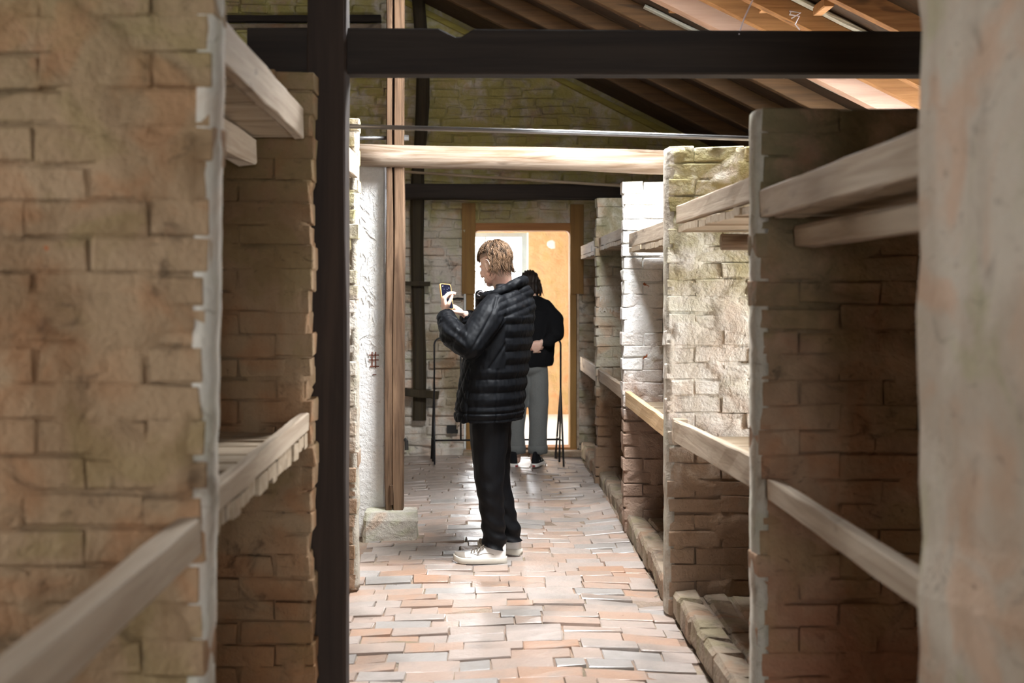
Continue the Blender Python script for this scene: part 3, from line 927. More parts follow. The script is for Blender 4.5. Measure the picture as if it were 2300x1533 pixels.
# string tied to the tie beam
st = MB()
st.tube([(0.917, 4.50, 2.438), (0.935, 4.50, 2.49), (0.968, 4.505, 2.56), (1.05, 4.55, 3.0), (1.08, 4.58, 3.22)], 0.0022, 5)
st.tube([(0.905, 4.444, 2.42), (0.912, 4.50, 2.444), (0.916, 4.549, 2.42)], 0.0022, 5)
tag(st.build('string', 'string'), 'white string tied around the tie beam', 'string')
st = MB()
st.tube([(1.62, 6.60, 2.985), (1.60, 6.555, 2.955), (1.65, 6.55, 2.945), (1.63, 6.56, 2.905), (1.655, 6.56, 2.875)], 0.004, 5)
st.tube([(1.60, 6.56, 2.975), (1.66, 6.56, 2.965), (1.61, 6.555, 2.935)], 0.004, 5)
tag(st.build('string', 'string'), 'knotted white string end hanging from a rafter', 'string')

# ================================================================== BUNK SHELVES
def shelf(label, side, xf, y0, y1, z0, z1, zb0, zb1, board, plank, planks=None, depth=1.9, gaps=(), joists=(), under=0.0, group='wooden bunk shelves between the partitions', bt=0.032, ragged=0.0):
    """front board from (y0: z0..z1) to (y1: zb0..zb1) with planks running back under its top edge"""
    xm = xf + side * bt / 2
    e = empty('bunk_shelf', (xm, (y0 + y1) / 2, z0), label, 'bunk shelf', group)
    MB().timber((xm, y0, (z0 + z1) / 2), (xm, y1, (zb0 + zb1) / 2), bt, (z1 - z0 + zb1 - zb0) / 2, 8, 0.0022, 0.004).build('front_board', board, e)
    if planks is None:
        y = y0 + 0.01
        while y < y1 - 0.05:
            wd = min(random.uniform(0.11, 0.19), y1 - y)
            yc = y + wd / 2
            if not any(a < yc < b for a, b in gaps):
                t = (yc - y0) / (y1 - y0)
                zl = (z0 + (zb0 - z0) * t) - under + random.uniform(-0.004, 0.004)
                xs = xf + side * (bt + 0.002 if under == 0 else random.uniform(-ragged, ragged))
                MB().timber((xs, yc, zl - (0.014 if under else -0.014)), (xf + side * depth, yc, zl - (0.014 if under else -0.014)), wd - random.uniform(0.004, 0.014), 0.028, 4, 0.002, 0.003).build('plank', plank, e)
            y += wd
    for (x, ya, yb, za, zb) in joists:
        MB().timber((x, ya, (za + zb) / 2), (x, yb, (za + zb) / 2), 0.07, zb - za, 5, 0.004, 0.008).build('joist', board, e)
    return e
# right side, upper tier
shelf('upper bunk shelf with a broad grey board reaching the blurred pier', 1, 0.85, 2.42, 3.86, 1.738, 1.824, 1.730, 1.820, 'old_y', 'old_x', joists=((0.985, 2.4, 3.84, 1.640, 1.705),))
sh = shelf('upper bunk shelf over the bright mossy partition', 1, 0.885, 4.02, 5.785, 1.805, 1.885, 1.815, 1.897, 'old_y', 'old_x', under=0.012, ragged=0.004)
lge = log('joist_log', (1.05, 5.55, 1.722), (2.85, 5.55, 1.722), 0.036, 0.038, 'log', 8, 10, 5.0)
tag(lge, 'round peeled log end under the upper bunk shelf', 'log')
shelf('upper bunk shelf in front of the brightest white partition', 1, 0.885, 5.945, 7.685, 1.765, 1.850, 1.770, 1.855, 'old_y', 'old_x', under=0.006, ragged=0.004)
shelf('upper bunk shelf in front of the scratched grey partition', 1, 0.87, 7.845, 9.535, 1.835, 1.905, 1.840, 1.905, 'old_y', 'old_x', under=0.004)
shelf('upper bunk shelf ending against the gable by the doorway', 1, 0.87, 9.70, 11.35, 1.820, 1.905, 1.820, 1.905, 'old_y', 'old_x', under=0.004)
# right side, lower tier
shelf('lower bunk shelf with a blurred pale board in the right foreground', 1, 0.865, 2.42, 3.83, 0.872, 0.937, 0.866, 0.931, 'old_y', 'old_x', gaps=((2.4, 3.9),), bt=0.04, joists=((2.2, 2.42, 3.83, 0.86, 0.93),))
shelf('lower bunk shelf below the bright mossy partition', 1, 0.862, 4.02, 5.70, 0.870, 0.968, 0.810, 0.915, 'old_y', 'old_x')
st_ = MB().timber((0.895, 5.745, 0.80), (0.895, 5.745, 0.915), 0.06, 0.075, 3, 0.003, 0.006, up=(0, 1, 0)).build('board_stub', 'old_y')
tag(st_, 'short grey timber stub at the end of the lower shelf board', 'stub')
shelf('lower bunk shelf with a clean new pine board', 1, 0.865, 5.945, 7.69, 0.794, 0.884, 0.794, 0.884, 'new_y', 'old_x')
shelf('lower bunk shelf in front of the scratched grey partition', 1, 0.865, 7.845, 9.54, 0.815, 0.900, 0.815, 0.900, 'old_y', 'old_x')
shelf('lower bunk shelf ending against the gable by the doorway', 1, 0.865, 9.70, 11.35, 0.790, 0.905, 0.775, 0.905, 'old_y', 'old_x')
# left side
shelf('upper left bunk shelf with planks seen from below', -1, -0.612, 2.76, 4.20, 2.040, 2.150, 2.020, 2.120, 'old_y', 'old_x', joists=((-0.80, 2.76, 4.18, 1.925, 2.018),), depth=1.5)
shelf('lower left bunk shelf with a blurred board in the foreground', -1, -0.596, 0.4, 2.61, 0.925, 1.015, 0.960, 1.028, 'old_y', 'old_x', depth=1.3, gaps=((1.0, 2.7),), bt=0.05)
lo = shelf('lower left bunk shelf with ragged plank ends below its bright board', -1, -0.600, 2.76, 4.24, 1.005, 1.066, 1.030, 1.092, 'old_y', 'old_x', gaps=((3.72, 4.24),), depth=1.5)
y = 2.77
while y < 4.2:
    wd = random.uniform(0.07, 0.14)
    zc = 1.003 + 0.025 * (y - 2.76) / 1.5
    d = random.uniform(0.03, 0.058)
    MB().timber((-0.606 + random.uniform(-0.006, 0.008), y + wd / 2, zc - d / 2), (-0.95, y + wd / 2, zc - d / 2), wd - 0.010, d, 3, 0.003, 0.004).build('plank_end', 'old_x', lo)
    y += wd
shelf('upper left bunk shelf glimpsed past the dark post', -1, -0.642, 4.56, 6.265, 2.065, 2.180, 2.070, 2.185, 'old_y', 'old_x', depth=1.5)

# ---- raised brick bunk floors with kerbs
def bunk_base(label, side, y0, y1, ztop=0.105, depth=1.0, xk=0.868):
    e = empty('brick_platform', (side * (xk + 0.06), (y0 + y1) / 2, 0), label, 'platform', 'raised brick bunk floors with kerbs')
    pw = wloc(e)
    MB().box(*sorted((side * (xk + 0.03), side * (xk + depth))), y0, y1, -0.03, ztop - 0.022).build('bedding', 'soil', e)
    y = y0
    kb = bricks_of('kerb', ch=0.012, jit=0.008)
    while y < y1 - 0.04:
        L = random.uniform(0.17, 0.30)
        if y1 - (y + L) < 0.10: L = y1 - y
        place(random.choice(kb), 'kerb_stone', e, pw, (side * (xk + 0.065 + random.uniform(-0.008, 0.008)), y + L / 2, ztop / 2 + random.uniform(-0.008, 0.008)),
              ((L - 0.006) / 0.25, 0.125 / 0.12, (ztop + 0.02) / 0.075), (random.gauss(0, 0.03), random.gauss(0, 0.03), math.pi / 2 + random.gauss(0, 0.025)))
        y += L
    x = xk + 0.135
    r = 0
    while x < xk + min(depth, 0.75):
        y = y0 + (0 if r % 2 else -0.12)
        while y < y1 - 0.02:
            a, b = max(y, y0), min(y + 0.25, y1)
            y += 0.25
            if b - a < 0.05: continue
            place(random.choice(kb), 'brick', e, pw, (side * (x + 0.06), (a + b) / 2, ztop - 0.04 + random.uniform(-0.006, 0.006)),
                  ((b - a - 0.008) / 0.25, 0.97, 0.9), (random.gauss(0, 0.02), random.gauss(0, 0.02), math.pi / 2))
        x += 0.125
        r += 1
bunk_base('brick bunk floor with kerb between dark and mossy partitions', 1, 4.01, 5.79)
bunk_base('brick bunk floor with kerb below the new pine board', 1, 5.94, 7.69)
bunk_base('brick bunk floor with kerb before the scratched grey partition', 1, 7.84, 9.54)
bunk_base('brick bunk floor with kerb next to the far doorway', 1, 9.69, 11.38)
bunk_base('brick bunk floor with kerb below the lower left planks', -1, 2.76, 4.24, xk=0.60)
# ================================================================== PEOPLE
def W(px, py, Y):
    """a point of the standing figure, measured at depth Y"""
    return V(((px - 1090) / 2800 * Y, Y, CAM_H - (py - 650) / 2800 * Y))

class Blob:
    """closed solids merged into one continuous skin"""
    def __init__(s):
        s.m = MB()
    def ell(s, c, r, R=None, n=16):
        R = R or Matrix.Identity(3)
        c = V(c)
        rings = []
        for i in range(1, n):
            th = math.pi * i / n
            rings.append([c + R @ V((r[0] * math.sin(th) * math.cos(a), r[1] * math.sin(th) * math.sin(a), r[2] * math.cos(th))) for a in [2 * math.pi * k / (n * 2) for k in range(n * 2)]])
        s.m.rings(rings)
        return s
    def tube(s, pts, rs, flat=1.0, n=16, axis=None):
        """chain of spheres-swept segments with rounded ends"""
        pts = [V(p) for p in pts]
        if not isinstance(rs, (list, tuple)): rs = [rs] * len(pts)
        for i in range(len(pts) - 1):
            a, b = pts[i], pts[i + 1]
            d = b - a
            l = d.length
            d.normalize()
            u = d.cross(V(axis) if axis else V((0.21, 0.37, 0.9)))
            if u.length < 0.1: u = d.cross(V((1, 0, 0)))
            u.normalize()
            w_ = d.cross(u)
            R = []
            prof = [(-rs[i] * math.cos(t), rs[i] * math.sin(t)) for t in (0.25, 0.7, 1.15)] + [(0, rs[i])] + [(l * q, rs[i] + (rs[i + 1] - rs[i]) * q) for q in (0.33, 0.66)] + [(l, rs[i + 1])] + [(l + rs[i + 1] * math.cos(t), rs[i + 1] * math.sin(t)) for t in (1.15, 0.7, 0.25)]
            for z, r in prof:
                R.append([a + d * z + (u * math.cos(k * 2 * math.pi / n) + w_ * math.sin(k * 2 * math.pi / n) * flat) * r for k in range(n)])
            s.m.rings(R)
        return s
    def loft(s, secs, n=28, p=2.0):
        """secs: (centre, half_forward, half_side, fwd) horizontal superellipse sections, bottom to top"""
        R = []
        for c, a, b, f in secs:
            c = V(c); f = V(f).normalized(); sd = V((-f.y, f.x, 0))
            r = []
            for k in range(n):
                t = 2 * math.pi * k / n
                ct, st = math.cos(t), math.sin(t)
                r.append(c + f * (a * math.copysign(abs(ct) ** (2 / p), ct)) + sd * (b * math.copysign(abs(st) ** (2 / p), st)))
            R.append(r)
        s.m.rings(R)
        return s
    def mesh(s, name, voxel, smooth=4, mat=None, sculpt=None):
        me = bpy.data.meshes.new(name)
        me.from_pydata([tuple(p) for p in s.m.v], [], s.m.f)
        bm = bmesh.new(); bm.from_mesh(me)
        bmesh.ops.recalc_face_normals(bm, faces=bm.faces)
        bm.to_mesh(me); bm.free()
        tmp = bpy.data.objects.new('tmp', me)
        COL.objects.link(tmp)
        r = tmp.modifiers.new('r', 'REMESH'); r.mode = 'VOXEL'; r.voxel_size = voxel; r.use_smooth_shade = True
        if smooth:
            q = tmp.modifiers.new('s', 'SMOOTH'); q.iterations = smooth; q.factor = 0.5
        dg = bpy.context.evaluated_depsgraph_get()
        dg.update()
        out = bpy.data.meshes.new_from_object(tmp.evaluated_get(dg))
        bpy.data.objects.remove(tmp)
        bpy.data.meshes.remove(me)
        out.name = name
        if sculpt:
            n = len(out.vertices)
            co = np.empty(n * 3); out.vertices.foreach_get('co', co); co = co.reshape(-1, 3)
            no = np.empty(n * 3); out.vertices.foreach_get('normal', no); no = no.reshape(-1, 3)
            d = sculpt(co, no)
            co = co + no * d[:, None]
            out.vertices.foreach_set('co', co.ravel())
            out.update()
        out.polygons.foreach_set('use_smooth', [True] * len(out.polygons))
        if mat: out.materials.append(MAT[mat])
        return out

def hem(me, fn):
    """cut the garment open at its hem line"""
    bm = bmesh.new(); bm.from_mesh(me)
    lim = fn(np.array([tuple(v.co) for v in bm.verts]))
    low = {v.index: l for v, l in zip(bm.verts, lim)}
    dead = [f for f in bm.faces if all(v.co.z < low[v.index] for v in f.verts)]
    keep = {v.index: low[v.index] for v in bm.verts if v.co.z < low[v.index]}
    bm.verts.ensure_lookup_table()
    vs = [(bm.verts[i], z) for i, z in keep.items()]
    bmesh.ops.delete(bm, geom=dead, context='FACES')
    for v, z in vs:
        if v.is_valid: v.co.z = z
    bm.to_mesh(me); bm.free()
    me.polygons.foreach_set('use_smooth', [True] * len(me.polygons))
    return me

def part(name, me, parent):
    """mesh in world coordinates -> child of parent"""
    pw = wloc(parent)
    me.transform(Matrix.Translation(-pw))
    return link(name, me, parent, pw)

def vnoise(co, scale, seed=0.0):
    return np.array([noise.noise(V(p) * scale + V((seed, seed * 1.7, 3.1))) for p in co])

def skin_mat(name, base, red):
    t = NT(name)
    n = t.noise(t.obj(), 25, 3)
    t.b.inputs['Subsurface Weight'].default_value = 0.12
    t.b.inputs['Subsurface Radius'].default_value = (0.012, 0.005, 0.003)
    t.bump(t.noise(t.obj(), 300, 2), 0.08, 0.001)
    return t.done(t.mix(t.ramp(n, 0.35, 0.7), base, red), 0.5, 0.35)
MAT['skin'] = skin_mat('pale_skin', (0.70, 0.48, 0.38), (0.68, 0.41, 0.32))
def hair_mat(name, a, b):
    t = NT(name)
    n = t.noise(t.vec('MULTIPLY', t.obj(), (60, 60, 14)), 1.0, 3, 0.6, 0.4)
    return t.done(t.mix(t.ramp(n, 0.32, 0.68), a, b), 0.55, 0.22)
MAT['hair_blond'] = hair_mat('sandy_hair', (0.032, 0.019, 0.011), (0.19, 0.112, 0.064))
MAT['hair_fade'] = plain('clipped_hair', (0.36, 0.26, 0.20), 0.8, 0.2, scale=200)
MAT['hair_dark'] = hair_mat('dark_hair', (0.012, 0.009, 0.008), (0.035, 0.024, 0.018))
def cloth(name, col, rough, spec, sheen=0.0, sc=60, b=0.25):
    t = NT(name)
    n = t.noise(t.obj(), sc, 3, 0.6)
    t.bump(n, b, 0.004)
    t.b.inputs['Sheen Weight'].default_value = sheen
    return t.done(t.mix(n, tuple(c * 0.8 for c in col), tuple(c * 1.2 for c in col)), rough, spec)
MAT['nylon'] = cloth('black_nylon', (0.003, 0.0036, 0.005), 0.58, 0.14, 0.0, 26, 0.3)
MAT['nylon_in'] = cloth('hood_lining', (0.022, 0.024, 0.030), 0.55, 0.4)
MAT['black_trouser'] = cloth('black_trouser_cloth', (0.0028, 0.003, 0.004), 0.6, 0.18, 0.0, 90)
MAT['grey_trouser'] = cloth('grey_denim', (0.14, 0.145, 0.14), 0.85, 0.2, 0.1, 120)
MAT['black_fabric'] = cloth('black_fabric', (0.006, 0.006, 0.007), 0.9, 0.15, 0.0, 60)
MAT['shoe_white'] = plain('white_leather', (0.78, 0.75, 0.71), 0.55, 0.4, var=0.06)
MAT['shoe_sole'] = plain('cream_rubber', (0.66, 0.62, 0.54), 0.6, 0.3, var=0.06)
MAT['shoe_grey'] = plain('grey_suede', (0.30, 0.26, 0.22), 0.85, 0.2)
MAT['lace'] = plain('grey_lace', (0.24, 0.20, 0.165), 0.9, 0.1)
MAT['shoe_black'] = plain('black_canvas', (0.010, 0.010, 0.012), 0.85, 0.2)
MAT['eye'] = plain('eye_white', (0.6, 0.58, 0.55), 0.2, 0.5)
MAT['red_tag'] = plain('red_rubber', (0.30, 0.03, 0.03), 0.6, 0.3)

def hand(B, wrist, d, n, left, curl, spread=0.9, thumb_in=0.35, size=1.0, idx=None):
    """palm, four unequal fingers and a thumb merged into blob B"""
    wrist = V(wrist); d = V(d).normalized(); n = V(n); n = (n - d * n.dot(d)).normalized()
    s = n.cross(d) if left else d.cross(n)
    k = size
    Rm = Matrix((d, s, n)).transposed()
    B.ell(wrist + d * 0.052 * k, (0.056 * k, 0.042 * k, 0.0165 * k), Rm, 12)
    B.ell(wrist + d * 0.035 * k + s * 0.022 * k + n * 0.008 * k, (0.034 * k, 0.018 * k, 0.015 * k), Rm, 10)
    for i, (o, L) in enumerate(((0.030, 0.072), (0.0105, 0.080), (-0.0095, 0.074), (-0.0285, 0.058))):
        c = curl if not (idx is not None and i == 0) else idx
        p = wrist + d * (0.092 - 0.006 * abs(i - 1)) * k + s * o * spread * k
        ang = 0.25
        pts = [p - d * 0.02 * k]
        pts.append(p)
        for q, f in enumerate((0.45, 0.31, 0.24)):
            ang += c[q]
            dd = (d * math.cos(ang) + n * math.sin(ang)).normalized()
            p = p + dd * L * f * k
            pts.append(p)
        B.tube(pts, [0.0095 * k, 0.0095 * k, 0.0090 * k, 0.0083 * k, 0.0070 * k], n=8)
    t0 = wrist + d * 0.022 * k + s * 0.028 * k
    t1 = t0 + (d * 0.62 + s * 0.55 + n * 0.5 * thumb_in).normalized() * 0.040 * k
    t2 = t1 + (d * 0.85 + s * 0.10 + n * 0.9 * thumb_in).normalized() * 0.032 * k
    t3 = t2 + (d * 0.95 - s * 0.15 + n * 0.9 * thumb_in).normalized() * 0.024 * k
    B.tube([t0, t1, t2, t3], [0.0135 * k, 0.0120 * k, 0.0105 * k, 0.0085 * k], n=8)

def head_frame(yaw, pitch, roll=0.0):
    """columns: forward, left, up"""
    f = V((-math.cos(yaw) * math.cos(pitch), math.sin(yaw) * math.cos(pitch), -math.sin(pitch)))
    l = V((0, 0, 1)).cross(f).normalized()
    u = f.cross(l)
    return Matrix((f, l, u)).transposed()

def add_head(B, c, R, k=1.0):
    c = V(c)
    P = lambda x, y, z: c + R @ V((x * k, y * k, z * k))
    E = lambda q, r: B.ell(P(*q), tuple(a * k for a in r), R, 14)
    E((-0.008, 0, 0.018), (0.094, 0.076, 0.088))
    E((0.030, 0, -0.035), (0.062, 0.064, 0.082))
    E((0.040, 0, -0.085), (0.050, 0.049, 0.040))
    E((0.072, 0, -0.112), (0.020, 0.022, 0.017))
    E((0.078, 0, -0.008), (0.014, 0.052, 0.012))
    E((0.075, 0.033, -0.050), (0.018, 0.022, 0.020)); E((0.075, -0.033, -0.050), (0.018, 0.022, 0.020))
    E((0.091, 0, -0.082), (0.010, 0.022, 0.006)); E((0.089, 0, -0.094), (0.010, 0.019, 0.007))
    E((0.005, 0.052, -0.075), (0.036, 0.014, 0.040)); E((0.005, -0.052, -0.075), (0.036, 0.014, 0.040))
    B.tube([P(0.088, 0, -0.012), P(0.103, 0, -0.036), P(0.112, 0, -0.052)], [0.009 * k, 0.011 * k, 0.013 * k], n=10)
    B.ell(P(0.098, 0.012, -0.056), (0.010 * k, 0.007 * k, 0.007 * k), R, 8); B.ell(P(0.098, -0.012, -0.056), (0.010 * k, 0.007 * k, 0.007 * k), R, 8)
    for sgn in (1, -1):
        # ear: rim, lobe, inner
        rim = [P(-0.006 + 0.021 * math.cos(a) - 0.006, sgn * (0.078 + 0.010 * (1 - math.cos(a)) * 0.5), -0.030 + 0.033 * math.sin(a)) for a in [math.radians(q) for q in range(-110, 200, 30)]]
        B.tube(rim, [0.0045 * k] * len(rim), n=8)
        B.ell(P(-0.010, sgn * 0.077, -0.030), (0.017 * k, 0.006 * k, 0.028 * k), R, 10)
        B.ell(P(-0.002, sgn * 0.077, -0.060), (0.009 * k, 0.005 * k, 0.010 * k), R, 8)
    return P

def shoe(person, heel, fwd, length, mats_, high=False, lace=True):
    """sneaker: sole, upper, toe cap, laces; heel = ground point at the back of the heel"""
    f = V(fwd).normalized(); sd = V((-f.y, f.x, 0)); heel = V(heel); k = length / 0.29
    def outline(t):
        return (0.030 + 0.012 * math.sin(math.pi * min(t / 0.35, 1) * 0.5) + 0.012 * math.sin(math.pi * max(0, (t - 0.35) / 0.65))) * (1 - max(0, (t - 0.84) / 0.16) ** 2 * 0.62) * (0.55 + 0.45 * min(1, (t / 0.10)) ** 0.5)
    ts = [i / 18 for i in range(19)]
    def sect(z0, z1, grow=1.0, rise=0.0):
        R = []
        for t in ts:
            c = heel + f * (0.29 * t * k)
            wd = outline(t) * k * grow
            lift = max(0, (t - 0.78) / 0.22) ** 2 * 0.014 * k
            h_ = z1 - z0
            R.append([c + sd * (wd * a_) + V((0, 0, z0 + h_ * b_ + lift)) for a_, b_ in ((-0.90, 0.0), (0.90, 0.0), (0.99, 0.12), (1.03, 0.45), (1.0, 0.88), (0.95, 1.0), (-0.95, 1.0), (-1.0, 0.88), (-1.03, 0.45), (-0.99, 0.12))])
        return R
    B = Blob()
    secs = []
    for t in ts:
        c = heel + f * (0.29 * k * (0.02 + t * 0.955))
        wd = outline(t) * k * 0.95
        if t < 0.30: h = 0.108 - 0.01 * t
        elif t < 0.62: h = 0.105 - (t - 0.30) / 0.32 * 0.036
        else: h = 0.069 - (t - 0.62) / 0.38 * 0.026
        if high and t < 0.45: h += 0.035
        h *= k
        lift = max(0, (t - 0.78) / 0.22) ** 2 * 0.012 * k
        r = []
        for q in range(14):
            a = math.pi * 2 * q / 14
            cx, sz = math.cos(a), math.sin(a)
            top = sz > 0
            r.append(c + sd * wd * math.copysign(abs(cx) ** 0.75, cx) * (1 - 0.30 * max(0, sz) ** 1.5) + V((0, 0, 0.024 * k + lift + (max(0, sz) ** 0.9 * (h - 0.024 * k) if top else sz * 0.006))))
        secs.append(r)
    B.m.rings(secs)
    up = part('shoe', B.mesh('shoe', 0.0045, 3, mats_[0]), person)
    so = MB().rings(sect(0.003, 0.035 * k, 1.05)).build('sole', mats_[1], up, smooth=True)
    B = Blob()
    tip = [t for t in ts if t > 0.72]
    # toe overlay
    R = []
    for t in ts:
        if t < 0.66: continue
        c = heel + f * (0.29 * k * (0.02 + t * 0.96))
        wd = outline(t) * k * 0.985
        sg_ = lambda v: math.copysign(abs(v) ** 0.75, v)
        h = (0.071 - (t - 0.62) / 0.38 * 0.025) * k
        lift = max(0, (t - 0.78) / 0.22) ** 2 * 0.012 * k
        low = 0.034 * k + lift
        topc = (h if t > 0.78 else h * 0.78) + lift
        R.append([c + sd * wd * sg_(cx) * (1 - 0.29 * sz ** 1.5) + V((0, 0, low - 0.010 * k + sz ** 0.85 * (topc - low + 0.010 * k + 0.004))) for cx, sz in [(math.cos(math.pi * q / 8), math.sin(math.pi * q / 8)) for q in range(9)]])
    MB().rings(R, cap=True).build('toe_cap', mats_[2], up, smooth=True)
    # stitched side panels
    m = MB()
    for sg in (1, -1):
        for path in (((0.06, 0.60), (0.20, 0.52), (0.36, 0.62), (0.50, 0.88)), ((0.24, 0.20), (0.40, 0.32), (0.55, 0.30), (0.66, 0.55)), ((0.02, 0.80), (0.10, 0.74), (0.18, 0.90))):
            pts = []
            for q in range(7):
                s_ = q / 6 * (len(path) - 1)
                i0 = min(int(s_), len(path) - 2)
                t_ = path[i0][0] + (path[i0 + 1][0] - path[i0][0]) * (s_ - i0)
                a_ = path[i0][1] + (path[i0 + 1][1] - path[i0][1]) * (s_ - i0)
                hh = (0.108 - 0.01 * t_ if t_ < 0.30 else (0.105 - (t_ - 0.30) / 0.32 * 0.036 if t_ < 0.62 else 0.069 - (t_ - 0.62) / 0.38 * 0.026)) * k
                an = a_ * math.pi / 2
                cx, sz = math.cos(an), math.sin(an)
                pts.append(heel + f * (0.29 * k * (0.02 + t_ * 0.955)) + sd * sg * (outline(t_) * k * 0.945 * cx ** 0.75 * (1 - 0.30 * sz ** 1.5)) + V((0, 0, 0.024 * k + sz ** 0.9 * (hh - 0.024 * k))))
            m.tube(pts, 0.0016, 5)
    m.build('side_stitching', mats_[2] if mats_[0] != 'shoe_black' else mats_[1], up, smooth=True)
    if lace:
        m = MB()
        for i in range(5):
            t = 0.42 + i * 0.055
            c = heel + f * (0.29 * k * t)
            h = (0.105 - (t - 0.30) / 0.32 * 0.036) * k + 0.005
            wd = 0.022 * k
            m.tube([c - sd * wd * 1.3 + V((0, 0, h - 0.016)), c - sd * wd * 0.6 + V((0, 0, h - 0.002)), c + sd * wd * 0.6 + f * 0.006 + V((0, 0, h - 0.002)), c + sd * wd * 1.3 + f * 0.008 + V((0, 0, h - 0.016))], 0.0035, 6)
        c = heel + f * 0.115 * k
        for sg in (1, -1):
            m.tube([c + V((0, 0, 0.104 * k)), c + sd * sg * 0.03 + f * 0.02 + V((0, 0, 0.094 * k)), c + sd * sg * 0.044 + f * 0.045 + V((0, 0, 0.060 * k))], 0.003, 6)
        m.build('laces', 'lace', up, smooth=True)
    return up

# ------------------------------------------------------------------ man with the phone
def strand(m, pts, r0):
    m.tube(pts, [r0, r0 * 1.1, r0 * 0.9, r0 * 0.6, r0 * 0.2][:len(pts)], 5)

def man():
    rs = random.Random(3)
    base = V((0.05, 6.98, 0.0))
    per = empty('person', base, 'person in a black quilted hooded jacket and white sneakers holding up a phone', 'person')
    a = math.radians(25)
    F = V((-math.cos(a), math.sin(a), 0)); S = V((-F.y, F.x, 0))     # forward, own left side (towards the aisle)
    R = head_frame(math.radians(42), math.radians(17))
    hc = W(1111, 586, 6.98)
    # --- body
    B = Blob()
    P = add_head(B, hc, R)
    nb = W(1142, 668, 7.0)
    B.tube([P(-0.028, 0, -0.05), W(1130, 640, 6.99), nb], [0.056, 0.057, 0.066])
    def C(px, py, Y=6.98): return W(px, py, Y)
    B.loft([(C(1103, 930), 0.105, 0.165, F), (C(1108, 860), 0.11, 0.16, F), (C(1122, 780), 0.115, 0.17, F), (C(1134, 715), 0.11, 0.18, F), (C(1140, 680), 0.07, 0.12, F)])
    lsh, lel, lwr = W(1108, 700, 6.80), W(1050, 776, 6.71), W(1001, 712, 6.885)
    rsh, rel, rwr = W(1158, 700, 7.16), W(1098, 790, 7.20), W(1047, 708, 7.06)
    B.tube([nb, lsh, lel, lwr], [0.06, 0.052, 0.040, 0.027]); B.tube([nb, rsh, rel, rwr], [0.06, 0.052, 0.040, 0.027])
    lh, rh = W(1096, 935, 6.90), W(1108, 935, 7.07)
    lk, rk = W(1096, 1085, 6.87), W(1114, 1085, 7.06)
    la, ra = W(1112, 1215, 6.88), W(1144, 1204, 7.09)
    B.tube([lh, lk, la, la - V((0, 0, 0.05))], [0.080, 0.052, 0.030, 0.026]); B.tube([rh, rk, ra, ra - V((0, 0, 0.05))], [0.080, 0.052, 0.028, 0.024])
    # left hand grips the phone from behind, right hand taps it
    hand(B, W(1000, 706, 6.89), (-0.10, 0.10, 0.96), (0.86, 0.25, 0.20), True, (0.55, 0.6, 0.45), 0.95, 0.55, 0.98)
    hand(B, W(1043, 704, 7.05), (-0.80, -0.22, 0.50), (-0.52, 0.10, -0.80), False, (0.75, 0.65, 0.5), 0.9, 0.3, 0.95, idx=(0.10, 0.15, 0.1))
    bo = part('body', B.mesh('body', 0.0042, 5, 'skin'), per)
    for sg in (1, -1):
        c = P(0.071, sg * 0.031, -0.024)
        e = Blob().ell(c, (0.011, 0.011, 0.011), None, 8)
        me = bpy.data.meshes.new('eye'); me.from_pydata([tuple(p) for p in e.m.v], [], e.m.f); me.materials.append(MAT['eye'])
        part('eye', me, bo)
    # --- hair: swept top, wavy nape, clipped sides
    cap = MB()
    ell = lambda th, ph, g: P((-0.008) + 0.094 * g * math.sin(th) * math.cos(ph), 0.076 * g * math.sin(th) * math.sin(ph), 0.018 + 0.088 * g * math.cos(th))
    def top_limit(ph):
        c = math.cos(ph)
        return 1.22 if c > 0.72 else (1.20 if c > -0.18 else 1.20 + min(1.0, (-0.18 - c) / 0.30) * 1.10)
    n = 44
    R_ = []
    for i in range(11):
        row = []
        for k in range(n):
            ph = 2 * math.pi * k / n
            th = 0.02 + (top_limit(ph) - 0.02) * i / 10
            g = 1.105 - 0.05 * (i / 10) ** 3 + 0.015 * math.sin(ph * 9 + i)
            row.append(ell(th, ph, g))
        R_.append(row)
    for i in range(10, -1, -1):
        row = []
        for k in range(n):
            ph = 2 * math.pi * k / n
            th = 0.02 + (top_limit(ph) - 0.02) * i / 10
            row.append(ell(th, ph, 0.985))
        R_.append(row)
    cap.rings(R_, cap=True)
    h = cap.build('hair', 'hair_blond', per, smooth=True)
    locks = MB()
    for _ in range(2900):
        ph = rs.uniform(-math.pi, math.pi)
        lim = top_limit(ph)
        th0 = lim * math.sqrt(rs.uniform(0.0, 0.96))
        back = math.cos(ph) < -0.22
        L = rs.uniform(0.35, 0.6) if back else rs.uniform(0.3, 0.5)
        if not back and math.cos(ph) < 0.72: L *= 0.35
        if back and math.cos(ph) < -0.35: L *= rs.uniform(1.0, 1.7)
        flick = -rs.uniform(0.0, 0.05)
        pts = []
        wv = rs.uniform(0, 6.28)
        amp = rs.uniform(0.02, 0.10)
        lift = rs.uniform(1.08, 1.16)
        for j in range(5):
            t = j / 4
            th = th0 + L * t
            g = lift + 0.05 * math.sin(t * math.pi) + (0.05 * t if back and th > 1.8 else -0.02 * t)
            q = ell(min(th, 1.85), ph + amp * math.sin(wv + t * 5.5), g)
            if th > 1.85: q = q + V((-0.040 * (th - 1.85) - flick * 1.4 * (th - 1.85) ** 2, 0, -0.088 * (th - 1.85)))
            pts.append(q)
        strand(locks, pts, rs.uniform(0.0009, 0.0024))
    locks.build('locks', 'hair_blond', h, smooth=True)
    fade = MB()
